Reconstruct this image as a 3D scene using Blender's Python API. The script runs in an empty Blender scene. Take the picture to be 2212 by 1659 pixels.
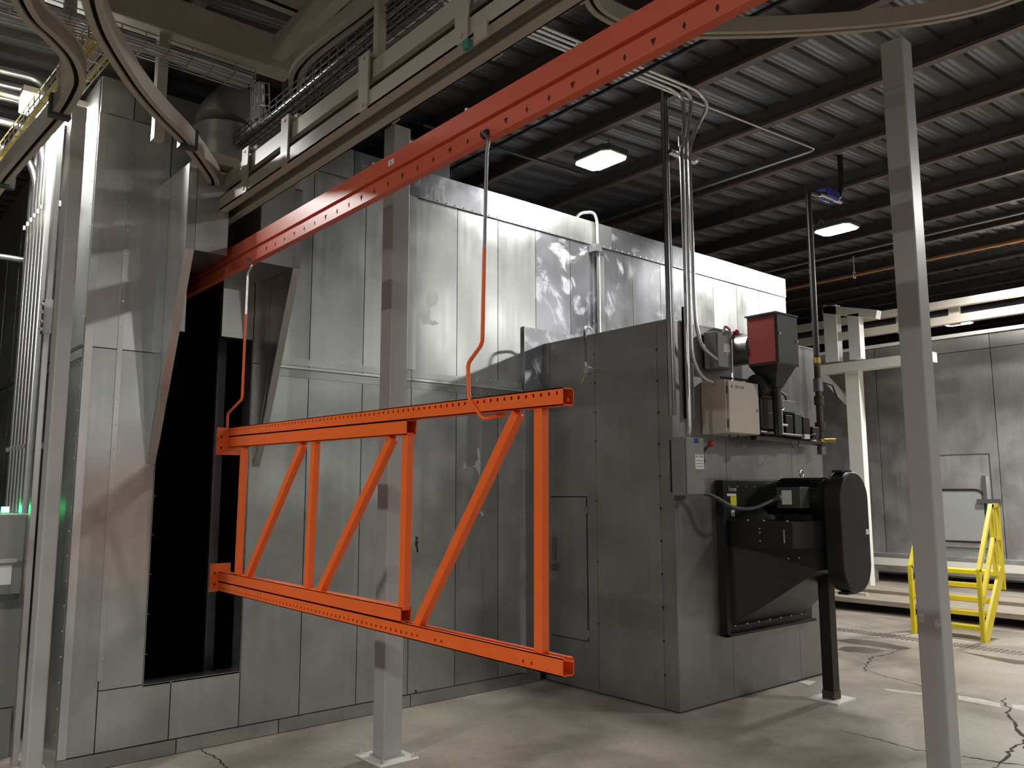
import bpy, bmesh, math, random
from mathutils import Vector, Matrix, noise
random.seed(7)
S = bpy.context.scene
COL = S.collection

# ------------------------------------------------------------------ camera
F = 1778.0
YAW, PIT, ROL = math.radians(49.73), math.radians(7.486), math.radians(-0.1215)
CAM = Vector((0.0, -5.4295, 1.6))
_f = Vector((math.cos(PIT)*math.cos(YAW), math.cos(PIT)*math.sin(YAW), math.sin(PIT)))
_r0 = _f.cross(Vector((0, 0, 1))).normalized()
_u0 = _r0.cross(_f)
_r = math.cos(ROL)*_r0 + math.sin(ROL)*_u0
_u = -math.sin(ROL)*_r0 + math.cos(ROL)*_u0
cd = bpy.data.cameras.new('camera')
cam = bpy.data.objects.new('camera', cd)
COL.objects.link(cam)
cam.matrix_world = Matrix(((_r.x, _u.x, -_f.x, CAM.x), (_r.y, _u.y, -_f.y, CAM.y), (_r.z, _u.z, -_f.z, CAM.z), (0, 0, 0, 1)))
cd.sensor_width = 36.0
cd.lens = F/2212*36.0
cd.clip_start = 0.05
cd.clip_end = 200
S.camera = cam

# ------------------------------------------------------------------ world and exposure
S.view_settings.view_transform = 'Standard'
S.view_settings.look = 'None'
S.view_settings.gamma = 1
S.view_settings.use_curve_mapping = False
S.view_settings.exposure = 1.08
S.cycles.sample_clamp_indirect = 6
S.cycles.blur_glossy = 1.0
W = bpy.data.worlds.new('world')
S.world = W
W.use_nodes = True
W.node_tree.nodes['Background'].inputs[0].default_value = (0.8, 0.85, 1.0, 1)
W.node_tree.nodes['Background'].inputs[1].default_value = 0.02
LAMP_POWER = 150.0          # radiance of a high bay lens
# lamps: x, y, z, long side, short side, gain
LAMPS = [
    (5.27, -0.47, 4.60, 0.46, 0.33, 0.72), (8.88, -0.80, 4.62, 0.46, 0.33, 0.75), (16.9, 1.0, 4.85, 0.5, 0.35, 1.0),
    (13.2, -1.75, 4.98, 0.46, 0.33, 3.0), (0.6, -12.5, 4.35, 0.46, 0.33, 1.3), (-3.6, -3.0, 4.12, 0.46, 0.33, 2.2),
    (9.4, -6.2, 4.80, 0.46, 0.33, 1.6), (10.5, -13.0, 4.9, 0.46, 0.33, 1.4), (5.4, -12.2, 4.6, 0.46, 0.33, 1.5),
    (-3.5, -12.8, 4.15, 0.46, 0.33, 1.3), (21.0, -4.0, 5.4, 0.5, 0.35, 1.6),
    (0.4, -19.0, 4.35, 0.46, 0.33, 1.6), (5.2, -19.0, 4.6, 0.46, 0.33, 1.6), (-3.8, -19.0, 4.15, 0.46, 0.33, 1.6),
]


def onz(x, y, z):
    d = _f + _r*((x-1106)/F) - _u*((y-829.5)/F)
    return CAM + d*((z-CAM.z)/d.z)


def onx(x, y, X):
    d = _f + _r*((x-1106)/F) - _u*((y-829.5)/F)
    return CAM + d*((X-CAM.x)/d.x)


def ony(x, y, Y):
    d = _f + _r*((x-1106)/F) - _u*((y-829.5)/F)
    return CAM + d*((Y-CAM.y)/d.y)


# ------------------------------------------------------------------ materials
def mat(name, col, metal=0.0, rough=0.5, var=0.06, vscale=6.0, bump=0.0, bscale=30.0, emit=None, estr=0.0, rvar=0.0, spec=0.5):
    m = bpy.data.materials.new(name)
    m.use_nodes = True
    nt = m.node_tree
    b = nt.nodes['Principled BSDF']
    b.inputs['Metallic'].default_value = metal
    b.inputs['Roughness'].default_value = rough
    b.inputs['Specular IOR Level'].default_value = spec
    tc = nt.nodes.new('ShaderNodeTexCoord')
    n = nt.nodes.new('ShaderNodeTexNoise')
    n.inputs['Scale'].default_value = vscale
    n.inputs['Detail'].default_value = 45
    nt.links.new(tc.outputs['Object'], n.inputs['Vector'])
    r = nt.nodes.new('ShaderNodeValToRGB')
    r.color_ramp.elements[0].position = 0.3
    r.color_ramp.elements[1].position = 0.7
    r.color_ramp.elements[0].color = tuple(c*(1-var) for c in col) + (1,)
    r.color_ramp.elements[1].color = tuple(min(1, c*(1+var)) for c in col) + (1,)
    nt.links.new(n.outputs['Fac'], r.inputs['Fac'])
    nt.links.new(r.outputs['Color'], b.inputs['Base Color'])
    if rvar:
        mr = nt.nodes.new('ShaderNodeMapRange')
        mr.inputs['To Min'].default_value = rough-rvar
        mr.inputs['To Max'].default_value = rough+rvar
        nt.links.new(n.outputs['Fac'], mr.inputs['Value'])
        nt.links.new(mr.outputs['Result'], b.inputs['Roughness'])
    if bump:
        n2 = nt.nodes.new('ShaderNodeTexNoise')
        n2.inputs['Scale'].default_value = bscale
        n2.inputs['Detail'].default_value = 4
        nt.links.new(tc.outputs['Object'], n2.inputs['Vector'])
        bp = nt.nodes.new('ShaderNodeBump')
        bp.inputs['Strength'].default_value = bump
        bp.inputs['Distance'].default_value = 0.01
        nt.links.new(n2.outputs['Fac'], bp.inputs['Height'])
        nt.links.new(bp.outputs['Normal'], b.inputs['Normal'])
    if emit:
        b.inputs['Emission Color'].default_value = emit + (1,)
        b.inputs['Emission Strength'].default_value = estr
    return m


def galv(name, col, rough, wav, stain=0.0, zc=0.0):
    """sheet steel: object-random tint, blotchy zinc, buckled sheet (low frequency bump), optional white stains"""
    m = bpy.data.materials.new(name)
    m.use_nodes = True
    nt = m.node_tree
    L = nt.links.new
    b = nt.nodes['Principled BSDF']
    b.inputs['Metallic'].default_value = 0.92
    geo = nt.nodes.new('ShaderNodeNewGeometry')
    oi = nt.nodes.new('ShaderNodeObjectInfo')
    n = nt.nodes.new('ShaderNodeTexNoise')
    n.inputs['Scale'].default_value = 2.2
    n.inputs['Detail'].default_value = 3
    n.inputs['Roughness'].default_value = 0.62
    L(geo.outputs['Position'], n.inputs['Vector'])
    st = nt.nodes.new('ShaderNodeMapping')
    st.inputs['Scale'].default_value = (24, 24, 0.9)
    L(geo.outputs['Position'], st.inputs['Vector'])
    n3 = nt.nodes.new('ShaderNodeTexNoise')
    n3.inputs['Scale'].default_value = 1.0
    n3.inputs['Detail'].default_value = 3
    L(st.outputs['Vector'], n3.inputs['Vector'])
    mixf = nt.nodes.new('ShaderNodeMath')
    mixf.operation = 'MULTIPLY_ADD'
    mixf.inputs[1].default_value = 0.35
    L(n3.outputs['Fac'], mixf.inputs[0])
    L(n.outputs['Fac'], mixf.inputs[2])
    r = nt.nodes.new('ShaderNodeValToRGB')
    r.color_ramp.elements[0].position = 0.42
    r.color_ramp.elements[1].position = 0.92
    r.color_ramp.elements[0].color = tuple(c*0.80 for c in col) + (1,)
    r.color_ramp.elements[1].color = tuple(min(1, c*1.12) for c in col) + (1,)
    L(mixf.outputs[0], r.inputs['Fac'])
    # per sheet tint
    tint = nt.nodes.new('ShaderNodeMapRange')
    tint.inputs['To Min'].default_value = 0.84
    tint.inputs['To Max'].default_value = 1.08
    L(oi.outputs['Random'], tint.inputs['Value'])
    mul = nt.nodes.new('ShaderNodeMix')
    mul.data_type = 'RGBA'
    mul.blend_type = 'MULTIPLY'
    mul.inputs[0].default_value = 1
    L(r.outputs['Color'], mul.inputs[6])
    L(tint.outputs['Result'], mul.inputs[7])
    rr = nt.nodes.new('ShaderNodeMapRange')
    rr.inputs['From Min'].default_value = 0.35
    rr.inputs['From Max'].default_value = 0.95
    rr.inputs['To Min'].default_value = rough-0.05
    rr.inputs['To Max'].default_value = rough+0.10
    L(mixf.outputs[0], rr.inputs['Value'])
    lo = nt.nodes.new('ShaderNodeTexNoise')
    lo.inputs['Scale'].default_value = 1.5
    lo.inputs['Detail'].default_value = 0.0
    off = nt.nodes.new('ShaderNodeVectorMath')
    off.operation = 'ADD'
    L(geo.outputs['Position'], off.inputs[0])
    L(oi.outputs['Random'], off.inputs[1])
    L(off.outputs[0], lo.inputs['Vector'])
    bp = nt.nodes.new('ShaderNodeBump')
    bp.inputs['Strength'].default_value = wav
    bp.inputs['Distance'].default_value = 0.12
    L(lo.outputs['Fac'], bp.inputs['Height'])
    L(bp.outputs['Normal'], b.inputs['Normal'])
    colout, rout = mul.outputs[2], rr.outputs['Result']
    if stain:
        s1 = nt.nodes.new('ShaderNodeTexNoise')
        s1.inputs['Scale'].default_value = 3.2
        s1.inputs['Detail'].default_value = 8
        s1.inputs['Roughness'].default_value = 0.6
        s1.inputs['Distortion'].default_value = 1.6
        L(geo.outputs['Position'], s1.inputs['Vector'])
        rs = nt.nodes.new('ShaderNodeValToRGB')
        rs.color_ramp.elements[0].position = 0.52
        rs.color_ramp.elements[1].position = 0.66
        rs.color_ramp.elements[0].color = (0, 0, 0, 1)
        rs.color_ramp.elements[1].color = (stain, stain, stain, 1)
        L(s1.outputs['Fac'], rs.inputs['Fac'])
        mx = nt.nodes.new('ShaderNodeMix')
        mx.data_type = 'RGBA'
        L(rs.outputs['Color'], mx.inputs[0])
        L(colout, mx.inputs[6])
        mx.inputs[7].default_value = (0.62, 0.64, 0.68, 1)
        colout = mx.outputs[2]
        iv = nt.nodes.new('ShaderNodeMath')
        iv.operation = 'SUBTRACT'
        iv.inputs[0].default_value = 0.92
        L(rs.outputs['Color'], iv.inputs[1])
        L(iv.outputs[0], b.inputs['Metallic'])
    L(colout, b.inputs['Base Color'])
    L(rout, b.inputs['Roughness'])
    return m


M = {}
M['galv'] = galv('galvanized_sheet', (0.44, 0.455, 0.44), 0.31, 0.30)
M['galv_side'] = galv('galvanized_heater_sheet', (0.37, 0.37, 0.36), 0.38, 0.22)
M['galv_stain'] = galv('stained_galvanized_sheet', (0.33, 0.335, 0.36), 0.30, 0.2, 0.7)
M['galv_bright'] = galv('bright_galvanized_sheet', (0.54, 0.55, 0.54), 0.31, 0.26)
M['seam'] = mat('dark_seam_gap', (0.03, 0.03, 0.03), 0, 0.8)
M['inner'] = mat('oven_inside_shade_steel', (0.035, 0.035, 0.035), 0.2, 0.6)  # near black: shade of the unlit oven inside put into the colour
M['orange'] = mat('orange_powder_coat', (0.83, 0.13, 0.016), 0, 0.36, 0.04, 8, 0.03, 60)
M['orange_in'] = mat('orange_inside_coat', (0.42, 0.06, 0.012), 0, 0.5, 0.05)
M['rail_orange'] = mat('red_orange_rail_coat', (0.60, 0.105, 0.055), 0, 0.42, 0.05, 3, 0.03, 60)
M['hole'] = mat('punched_hole_shadow', (0.05, 0.008, 0.004), 0, 0.9)
M['beige'] = mat('beige_track_paint', (0.37, 0.335, 0.275), 0, 0.42, 0.05, 5)
M['grey_post'] = mat('grey_post_paint', (0.40, 0.395, 0.385), 0.0, 0.34, 0.04, 2, 0.02, 40)
M['slot'] = mat('dark_track_slot', (0.012, 0.010, 0.008), 0, 0.8)
M['white'] = mat('white_paint', (0.78, 0.76, 0.71), 0, 0.4, 0.03)
M['cream'] = mat('cream_cabinet_paint', (0.58, 0.53, 0.46), 0, 0.42, 0.03)
M['sgrey'] = mat('switch_grey_paint', (0.23, 0.235, 0.225), 0.1, 0.45, 0.04)
M['black'] = mat('black_fan_paint', (0.009, 0.009, 0.009), 0, 0.42, 0.15, 12, 0.05, 80)
M['blackpipe'] = mat('black_iron_pipe', (0.022, 0.020, 0.020), 0.2, 0.4, 0.2)
M['brownpipe'] = mat('rusty_brown_pipe', (0.07, 0.045, 0.03), 0.2, 0.55, 0.3, 20)
M['brass'] = mat('brass_fitting', (0.45, 0.33, 0.06), 0.6, 0.4)
M['steel'] = mat('conduit_zinc', (0.62, 0.62, 0.62), 0.95, 0.28, 0.05, 10)
M['steel_dk'] = mat('darker_steel', (0.22, 0.22, 0.23), 0.8, 0.42, 0.1, 10)
M['bolt'] = mat('zinc_bolt', (0.75, 0.75, 0.72), 0.9, 0.3)
M['red'] = mat('red_panel_paint', (0.26, 0.035, 0.03), 0, 0.45, 0.04)
M['redknob'] = mat('red_knob', (0.35, 0.012, 0.03), 0, 0.35)
M['dkgrey'] = mat('dark_grey_paint', (0.05, 0.055, 0.05), 0, 0.5, 0.05)
M['yellow'] = mat('safety_yellow_paint', (0.86, 0.70, 0.03), 0, 0.38, 0.04)
M['ystick'] = mat('yellow_sticker', (0.75, 0.7, 0.02), 0, 0.5)
M['label'] = mat('white_label', (0.74, 0.72, 0.70), 0, 0.5, 0.03)
M['blue'] = mat('blue_label', (0.02, 0.035, 0.25), 0, 0.4)
M['ink'] = mat('black_ink', (0.03, 0.03, 0.03), 0, 0.6)
M['greyink'] = mat('faded_ink', (0.22, 0.20, 0.17), 0, 0.6)
M['rubber'] = mat('dark_flex_conduit', (0.045, 0.047, 0.05), 0, 0.42)
M['cable'] = mat('grey_cable', (0.42, 0.42, 0.42), 0, 0.45)
M['ycable'] = mat('yellow_cable', (0.65, 0.52, 0.12), 0, 0.45)
M['teal'] = mat('teal_sensor_plastic', (0.03, 0.19, 0.14), 0, 0.4)
M['purlin'] = mat('dark_primer_purlin', (0.085, 0.075, 0.075), 0.1, 0.5, 0.1)
M['flange'] = mat('red_oxide_flange', (0.13, 0.085, 0.08), 0.1, 0.5, 0.1)
M['smear'] = mat('chalk_smear', (0.40, 0.41, 0.40), 0.3, 0.6, 0.2, 30)
M['smear2'] = mat('faint_smear', (0.50, 0.51, 0.50), 0.75, 0.5, 0.1, 20)
M['curb'] = mat('dull_tan_paint', (0.30, 0.255, 0.20), 0, 0.5, 0.1, 4)
M['copper'] = mat('copper_pipe', (0.75, 0.36, 0.16), 0.85, 0.35)
M['washer'] = galv('washer_sheet', (0.62, 0.61, 0.60), 0.42, 0.10)
M['glassgrey'] = mat('grey_hatch_sheet', (0.42, 0.44, 0.42), 0.3, 0.3, 0.03)
M['orangepipe'] = mat('faded_orange_paint', (0.6, 0.25, 0.12), 0, 0.5)
M['lens'] = mat('lamp_lens', (1, 1, 1), 0, 0.5, 0, 6, emit=(1.0, 0.985, 0.95), estr=LAMP_POWER)
M['green_on'] = mat('green_pilot_light', (0.05, 0.8, 0.2), 0, 0.3, emit=(0.03, 1.0, 0.22), estr=14)
M['tape'] = mat('peeling_tape', (0.6, 0.6, 0.58), 0.2, 0.25, 0.1, 40, 0.4, 60)
M['stain'] = mat('wet_floor_stain', (0.09, 0.078, 0.065), 0, 0.32, 0.25, 14)
M['crack'] = mat('crack_black', (0.035, 0.03, 0.028), 0, 0.9)
M['paintline'] = mat('worn_white_line', (0.52, 0.49, 0.44), 0, 0.5, 0.25, 12)
M['wallroom'] = mat('dark_building_wall', (0.16, 0.16, 0.16), 0, 0.7, 0.1, 1)


def floor_mat():
    m = bpy.data.materials.new('concrete_floor')
    m.use_nodes = True
    nt = m.node_tree
    L = nt.links.new
    b = nt.nodes['Principled BSDF']
    g = nt.nodes.new('ShaderNodeNewGeometry')
    n = nt.nodes.new('ShaderNodeTexNoise')
    n.inputs['Scale'].default_value = 0.9
    n.inputs['Detail'].default_value = 9
    n.inputs['Roughness'].default_value = 0.6
    n.inputs['Distortion'].default_value = 0.5
    L(g.outputs['Position'], n.inputs['Vector'])
    r = nt.nodes.new('ShaderNodeValToRGB')
    e = r.color_ramp.elements
    e[0].position = 0.34
    e[0].color = (0.20, 0.172, 0.143, 1)
    e[1].position = 0.66
    e[1].color = (0.40, 0.355, 0.30, 1)
    L(n.outputs['Fac'], r.inputs['Fac'])
    n2 = nt.nodes.new('ShaderNodeTexNoise')
    n2.inputs['Scale'].default_value = 26
    n2.inputs['Detail'].default_value = 6
    L(g.outputs['Position'], n2.inputs['Vector'])
    mx = nt.nodes.new('ShaderNodeMix')
    mx.data_type = 'RGBA'
    mx.blend_type = 'OVERLAY'
    mx.inputs[0].default_value = 0.22
    L(r.outputs['Color'], mx.inputs[6])
    L(n2.outputs['Fac'], mx.inputs[7])
    L(mx.outputs[2], b.inputs['Base Color'])
    mr = nt.nodes.new('ShaderNodeMapRange')
    mr.inputs['From Min'].default_value = 0.3
    mr.inputs['From Max'].default_value = 0.7
    mr.inputs['To Min'].default_value = 0.34
    mr.inputs['To Max'].default_value = 0.6
    L(n.outputs['Fac'], mr.inputs['Value'])
    L(mr.outputs['Result'], b.inputs['Roughness'])
    bp = nt.nodes.new('ShaderNodeBump')
    bp.inputs['Strength'].default_value = 0.12
    bp.inputs['Distance'].default_value = 0.004
    L(n2.outputs['Fac'], bp.inputs['Height'])
    L(bp.outputs['Normal'], b.inputs['Normal'])
    return m


def deck_mat():
    m = mat('corrugated_roof_deck', (0.27, 0.285, 0.31), 0.55, 0.42, 0.12, 2)
    nt = m.node_tree
    g = nt.nodes.new('ShaderNodeNewGeometry')
    w = nt.nodes.new('ShaderNodeTexWave')
    w.bands_direction = 'Y'
    w.inputs['Scale'].default_value = 6.2
    w.inputs['Distortion'].default_value = 0.0
    nt.links.new(g.outputs['Position'], w.inputs['Vector'])
    bp = nt.nodes.new('ShaderNodeBump')
    bp.inputs['Strength'].default_value = 0.5
    bp.inputs['Distance'].default_value = 0.012
    nt.links.new(w.outputs['Fac'], bp.inputs['Height'])
    nt.links.new(bp.outputs['Normal'], nt.nodes['Principled BSDF'].inputs['Normal'])
    return m


M['floor'] = floor_mat()
M['deck'] = deck_mat()


# ------------------------------------------------------------------ mesh builder
class MB:
    def __init__(s):
        s.v, s.f, s.m = [], [], []

    def add(s, vs, fs, mi=0):
        o = len(s.v)
        s.v += [tuple(v) for v in vs]
        for f in fs:
            s.f.append(tuple(i+o for i in f))
            s.m.append(mi)
        return s

    def box(s, x0, x1, y0, y1, z0, z1, mi=0):
        vs = [(x, y, z) for z in (z0, z1) for x, y in ((x0, y0), (x1, y0), (x1, y1), (x0, y1))]
        return s.add(vs, [(0, 3, 2, 1), (4, 5, 6, 7), (0, 1, 5, 4), (1, 2, 6, 5), (2, 3, 7, 6), (3, 0, 4, 7)], mi)

    def prism(s, pts, d, mi=0):
        """polygon pts (3D) extruded by vector d"""
        n = len(pts)
        d = Vector(d)
        vs = [Vector(p) for p in pts] + [Vector(p)+d for p in pts]
        fs = [tuple(range(n-1, -1, -1)), tuple(range(n, 2*n))] + [(i, (i+1) % n, (i+1) % n+n, i+n) for i in range(n)]
        return s.add(vs, fs, mi)

    def bar(s, a, b, w, h, up=(0, 0, 1), mi=0):
        a, b = Vector(a), Vector(b)
        t = (b-a).normalized()
        sd = t.cross(Vector(up))
        if sd.length < 1e-4:
            sd = t.cross(Vector((1, 0, 0)))
        sd.normalize()
        u = sd.cross(t)
        c = [sd*(w/2)*i+u*(h/2)*j for i, j in ((-1, -1), (1, -1), (1, 1), (-1, 1))]
        vs = [a+k for k in c]+[b+k for k in c]
        return s.add(vs, [(3, 2, 1, 0), (4, 5, 6, 7), (0, 1, 5, 4), (1, 2, 6, 5), (2, 3, 7, 6), (3, 0, 4, 7)], mi)

    def tube(s, pts, r, n=10, mi=0, cap=True):
        pts = [Vector(p) for p in pts]
        vs, fs = [], []
        t0 = (pts[1]-pts[0]).normalized()
        nr = t0.cross(Vector((0, 0, 1)))
        if nr.length < 1e-3:
            nr = t0.cross(Vector((1, 0, 0)))
        nr.normalize()
        for i, p in enumerate(pts):
            if i == 0:
                t = t0
            elif i == len(pts)-1:
                t = (pts[i]-pts[i-1]).normalized()
            else:
                t = ((pts[i+1]-p).normalized()+(p-pts[i-1]).normalized()).normalized()
            nr = (nr-t*nr.dot(t)).normalized()
            bn = t.cross(nr)
            rr = r[i] if isinstance(r, (list, tuple)) else r
            for k in range(n):
                a = 2*math.pi*k/n
                vs.append(p+(nr*math.cos(a)+bn*math.sin(a))*rr)
        for i in range(len(pts)-1):
            for k in range(n):
                k2 = (k+1) % n
                fs.append((i*n+k, i*n+k2, (i+1)*n+k2, (i+1)*n+k))
        if cap:
            fs.append(tuple(range(n-1, -1, -1)))
            fs.append(tuple((len(pts)-1)*n+k for k in range(n)))
        return s.add(vs, fs, mi)

    def cyl(s, a, b, r, n=16, mi=0):
        return s.tube([a, b], r, n, mi)

    def sweep(s, path, prof, mi=0):
        """profile (u sideways, v up) swept along a path, kept upright"""
        path = [Vector(p) for p in path]
        n = len(prof)
        vs, fs = [], []
        for i, p in enumerate(path):
            t = path[min(i+1, len(path)-1)]-path[max(i-1, 0)]
            t.z = 0
            t.normalize()
            sd = Vector((t.y, -t.x, 0))
            for u, v in prof:
                vs.append(p+sd*u+Vector((0, 0, v)))
        for i in range(len(path)-1):
            for k in range(n):
                k2 = (k+1) % n
                fs.append((i*n+k, (i+1)*n+k, (i+1)*n+k2, i*n+k2))
        fs.append(tuple(range(n)))
        fs.append(tuple((len(path)-1)*n+k for k in range(n-1, -1, -1)))
        return s.add(vs, fs, mi)

    def ball(s, c, r, mi=0, n=8):
        c = Vector(c)
        vs, fs = [], []
        for i in range(1, n//2):
            a = math.pi*i/(n//2)
            for k in range(n):
                q = 2*math.pi*k/n
                vs.append(c+Vector((math.sin(a)*math.cos(q), math.sin(a)*math.sin(q), math.cos(a)))*r)
        top = len(vs)
        vs += [c+Vector((0, 0, r)), c-Vector((0, 0, r))]
        rows = n//2-1
        for i in range(rows-1):
            for k in range(n):
                fs.append((i*n+k, (i+1)*n+k, (i+1)*n+(k+1) % n, i*n+(k+1) % n))
        for k in range(n):
            fs.append((top, k, (k+1) % n))
            fs.append((top+1, (rows-1)*n+(k+1) % n, (rows-1)*n+k))
        return s.add(vs, fs, mi)

    def build(s, name, mats, parent=None, label=None, smooth=False, bevel=0.0, kind=None):
        me = bpy.data.meshes.new(name)
        base = Vector((0, 0, 0))
        if parent is not None:
            base = parent['_w'] if False else parent_world(parent)
        me.from_pydata([(v[0]-base.x, v[1]-base.y, v[2]-base.z) for v in s.v], [], s.f)
        if not isinstance(mats, (list, tuple)):
            mats = [mats]
        for m in mats:
            me.materials.append(M[m] if isinstance(m, str) else m)
        for p, k in zip(me.polygons, s.m):
            p.material_index = k
        bm = bmesh.new()
        bm.from_mesh(me)
        bmesh.ops.recalc_face_normals(bm, faces=bm.faces)
        bm.to_mesh(me)
        bm.free()
        if smooth:
            me.shade_smooth()
            me.set_sharp_from_angle(angle=math.radians(40))
        o = bpy.data.objects.new(name, me)
        COL.objects.link(o)
        if parent is not None:
            o.parent = parent
            WORLD[o.name] = base
        else:
            WORLD[o.name] = Vector((0, 0, 0))
        if label:
            o['label'] = label
        if kind:
            o['kind'] = kind
        if bevel:
            md = o.modifiers.new('bevel', 'BEVEL')
            md.width = bevel
            md.segments = 2
            md.limit_method = 'ANGLE'
        return o


WORLD = {}


def parent_world(o):
    return WORLD[o.name]


def thing(name, loc, label, cat, group=None):
    o = bpy.data.objects.new(name, None)
    COL.objects.link(o)
    o.location = loc
    o.empty_display_size = 0.1
    o['label'] = label
    o['category'] = cat
    if group:
        o['group'] = group
    WORLD[o.name] = Vector(loc)
    return o


def tag(o, label, cat, group=None, kind=None):
    o['label'] = label
    o['category'] = cat
    if group:
        o['group'] = group
    if kind:
        o['kind'] = kind
    return o


def fillet(pts, r, n=6):
    pts = [Vector(p) for p in pts]
    out = [pts[0]]
    for i in range(1, len(pts)-1):
        a, b, c = pts[i-1], pts[i], pts[i+1]
        d1, d2 = (a-b), (c-b)
        rr = min(r, d1.length*0.45, d2.length*0.45)
        p1, p2 = b+d1.normalized()*rr, b+d2.normalized()*rr
        for k in range(n+1):
            t = k/n
            out.append(p1*(1-t)**2+b*2*t*(1-t)+p2*t*t)
    out.append(pts[-1])
    return out


def text_mesh(txt, size, mat_, origin, xdir, ydir, name, parent, depth=0.0006):
    cu = bpy.data.curves.new('t', 'FONT')
    cu.body = txt
    cu.size = size
    cu.extrude = depth
    cu.resolution_u = 2
    o = bpy.data.objects.new('t', cu)
    COL.objects.link(o)
    dg = bpy.context.evaluated_depsgraph_get()
    dg.update()
    me = bpy.data.meshes.new_from_object(o.evaluated_get(dg))
    bpy.data.objects.remove(o)
    me.materials.clear()
    me.materials.append(M[mat_])
    xd, yd = Vector(xdir), Vector(ydir)
    zd = xd.cross(yd)
    base = parent_world(parent)
    for v in me.vertices:
        v.co = Vector(origin)-base+xd*v.co.x+yd*v.co.y+zd*v.co.z
    me.name = name
    ob = bpy.data.objects.new(name, me)
    COL.objects.link(ob)
    ob.parent = parent
    WORLD[ob.name] = base
    return ob


# ================================================================== THE BUILDING
fl = MB().box(-7, 32, -24, 16, -0.2, 0).build('floor', 'floor', kind='structure')
SL = 0.06                                       # roof rises towards +X


def roof(x, dz=0.0):
    return 4.47+SL*x+dz


def roofbox(mb, x0, x1, y0, y1, d0, d1, mi=0):
    vs = [(x, y, roof(x, d)) for d in (d0, d1) for x, y in ((x0, y0), (x1, y0), (x1, y1), (x0, y1))]
    return mb.add(vs, [(0, 3, 2, 1), (4, 5, 6, 7), (0, 1, 5, 4), (1, 2, 6, 5), (2, 3, 7, 6), (3, 0, 4, 7)], mi)


ce = roofbox(MB(), -7, 32, -24, 16, 0.20, 0.30).build('ceiling', 'deck', kind='structure')
rib = roofbox(MB(), -7, 32, -0.037, 0.037, 0.165, 0.20).build('deck_rib', 'purlin', ce)
for k in range(-94, 62):
    if k == 0:
        continue
    c = rib.copy()
    c.location.y = k*0.252
    COL.objects.link(c)
rib.location.y = 0
for i in range(-10, 22):
    x = 5.14+1.175*i
    if x > 31:
        break
    mb = MB()
    roofbox(mb, x-0.006, x+0.006, -24, 16, 0.0, 0.20)
    roofbox(mb, x-0.075, x-0.006, -24, 16, 0.0, 0.008, 1)
    roofbox(mb, x+0.006, x+0.075, -24, 16, 0.192, 0.20)
    mb.box(x-0.075, x-0.067, -24, 16, roof(x, 0.0), roof(x, 0.02), 1)
    mb.build('purlin', ['purlin', 'flange'], ce)
MB().box(-7.2, 32.2, 16, 16.2, 0, 7).build('wall_back', 'wallroom', kind='structure')
MB().box(-7.2, 32.2, -24.2, -24, 0, 7).build('wall_front', 'wallroom', kind='structure')
MB().box(-7.2, -7, -24, 16, 0, 7).build('wall_left', 'wallroom', kind='structure')
MB().box(32, 32.2, -24, 16, 0, 7).build('wall_right', 'wallroom', kind='structure')


# floor marks: cracks, worn paint, wet patches (thin, laid on the slab)
def crack(pts, w, sub=7):
    P = [onz(x, y, 0) for x, y in pts]
    Q = []
    for a, b in zip(P, P[1:]):
        for k in range(sub):
            q = a.lerp(b, k/sub)
            j = (b-a).length*0.06
            Q.append(q+Vector((random.uniform(-j, j), random.uniform(-j, j), 0)))
    Q.append(P[-1])
    vs, fs = [], []
    for i, q in enumerate(Q):
        t = (Q[min(i+1, len(Q)-1)]-Q[max(i-1, 0)]).normalized()
        sd = Vector((t.y, -t.x, 0))
        ww = w*random.uniform(0.4, 1.3)*(0.35+0.65*math.sin(math.pi*min(1, (i+1)/len(Q))))
        vs += [q+sd*ww+Vector((0, 0, 0.001)), q-sd*ww+Vector((0, 0, 0.001))]
    for i in range(len(Q)-1):
        fs.append((2*i, 2*i+1, 2*i+3, 2*i+2))
    MB().add(vs, fs).build('floor_crack', 'crack', fl)


crack([(432, 1614), (447, 1628), (470, 1638), (490, 1659), (510, 1675)], 0.006)
crack([(1866, 1450), (1872, 1434), (1885, 1420), (1910, 1414), (1942, 1405)], 0.012)
crack([(1875, 1450), (1930, 1466), (1985, 1480), (2040, 1495), (2170, 1520)], 0.006)
crack([(2163, 1505), (2178, 1540), (2196, 1570), (2212, 1600), (2230, 1640)], 0.013)
crack([(2215, 1600), (2190, 1618), (2160, 1645), (2140, 1665)], 0.010)
crack([(2080, 1634), (2120, 1640), (2170, 1648), (2225, 1655)], 0.010)
crack([(1818, 1579), (1900, 1598), (1960, 1615), (2080, 1640)], 0.005)


def patch(pts, m, name, z=0.0008, jit=0.25):
    P = [onz(x, y, z) for x, y in pts]
    Q = []
    n = len(P)
    for i in range(n):
        a, b = P[i], P[(i+1) % n]
        for k in range(6):
            q = a.lerp(b, k/6)
            j = (b-a).length*0.05*jit*4
            Q.append((q.x+random.uniform(-j, j), q.y+random.uniform(-j, j), z))
    MB().add(Q, [tuple(range(len(Q)))]).build(name, m, fl)


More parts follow.
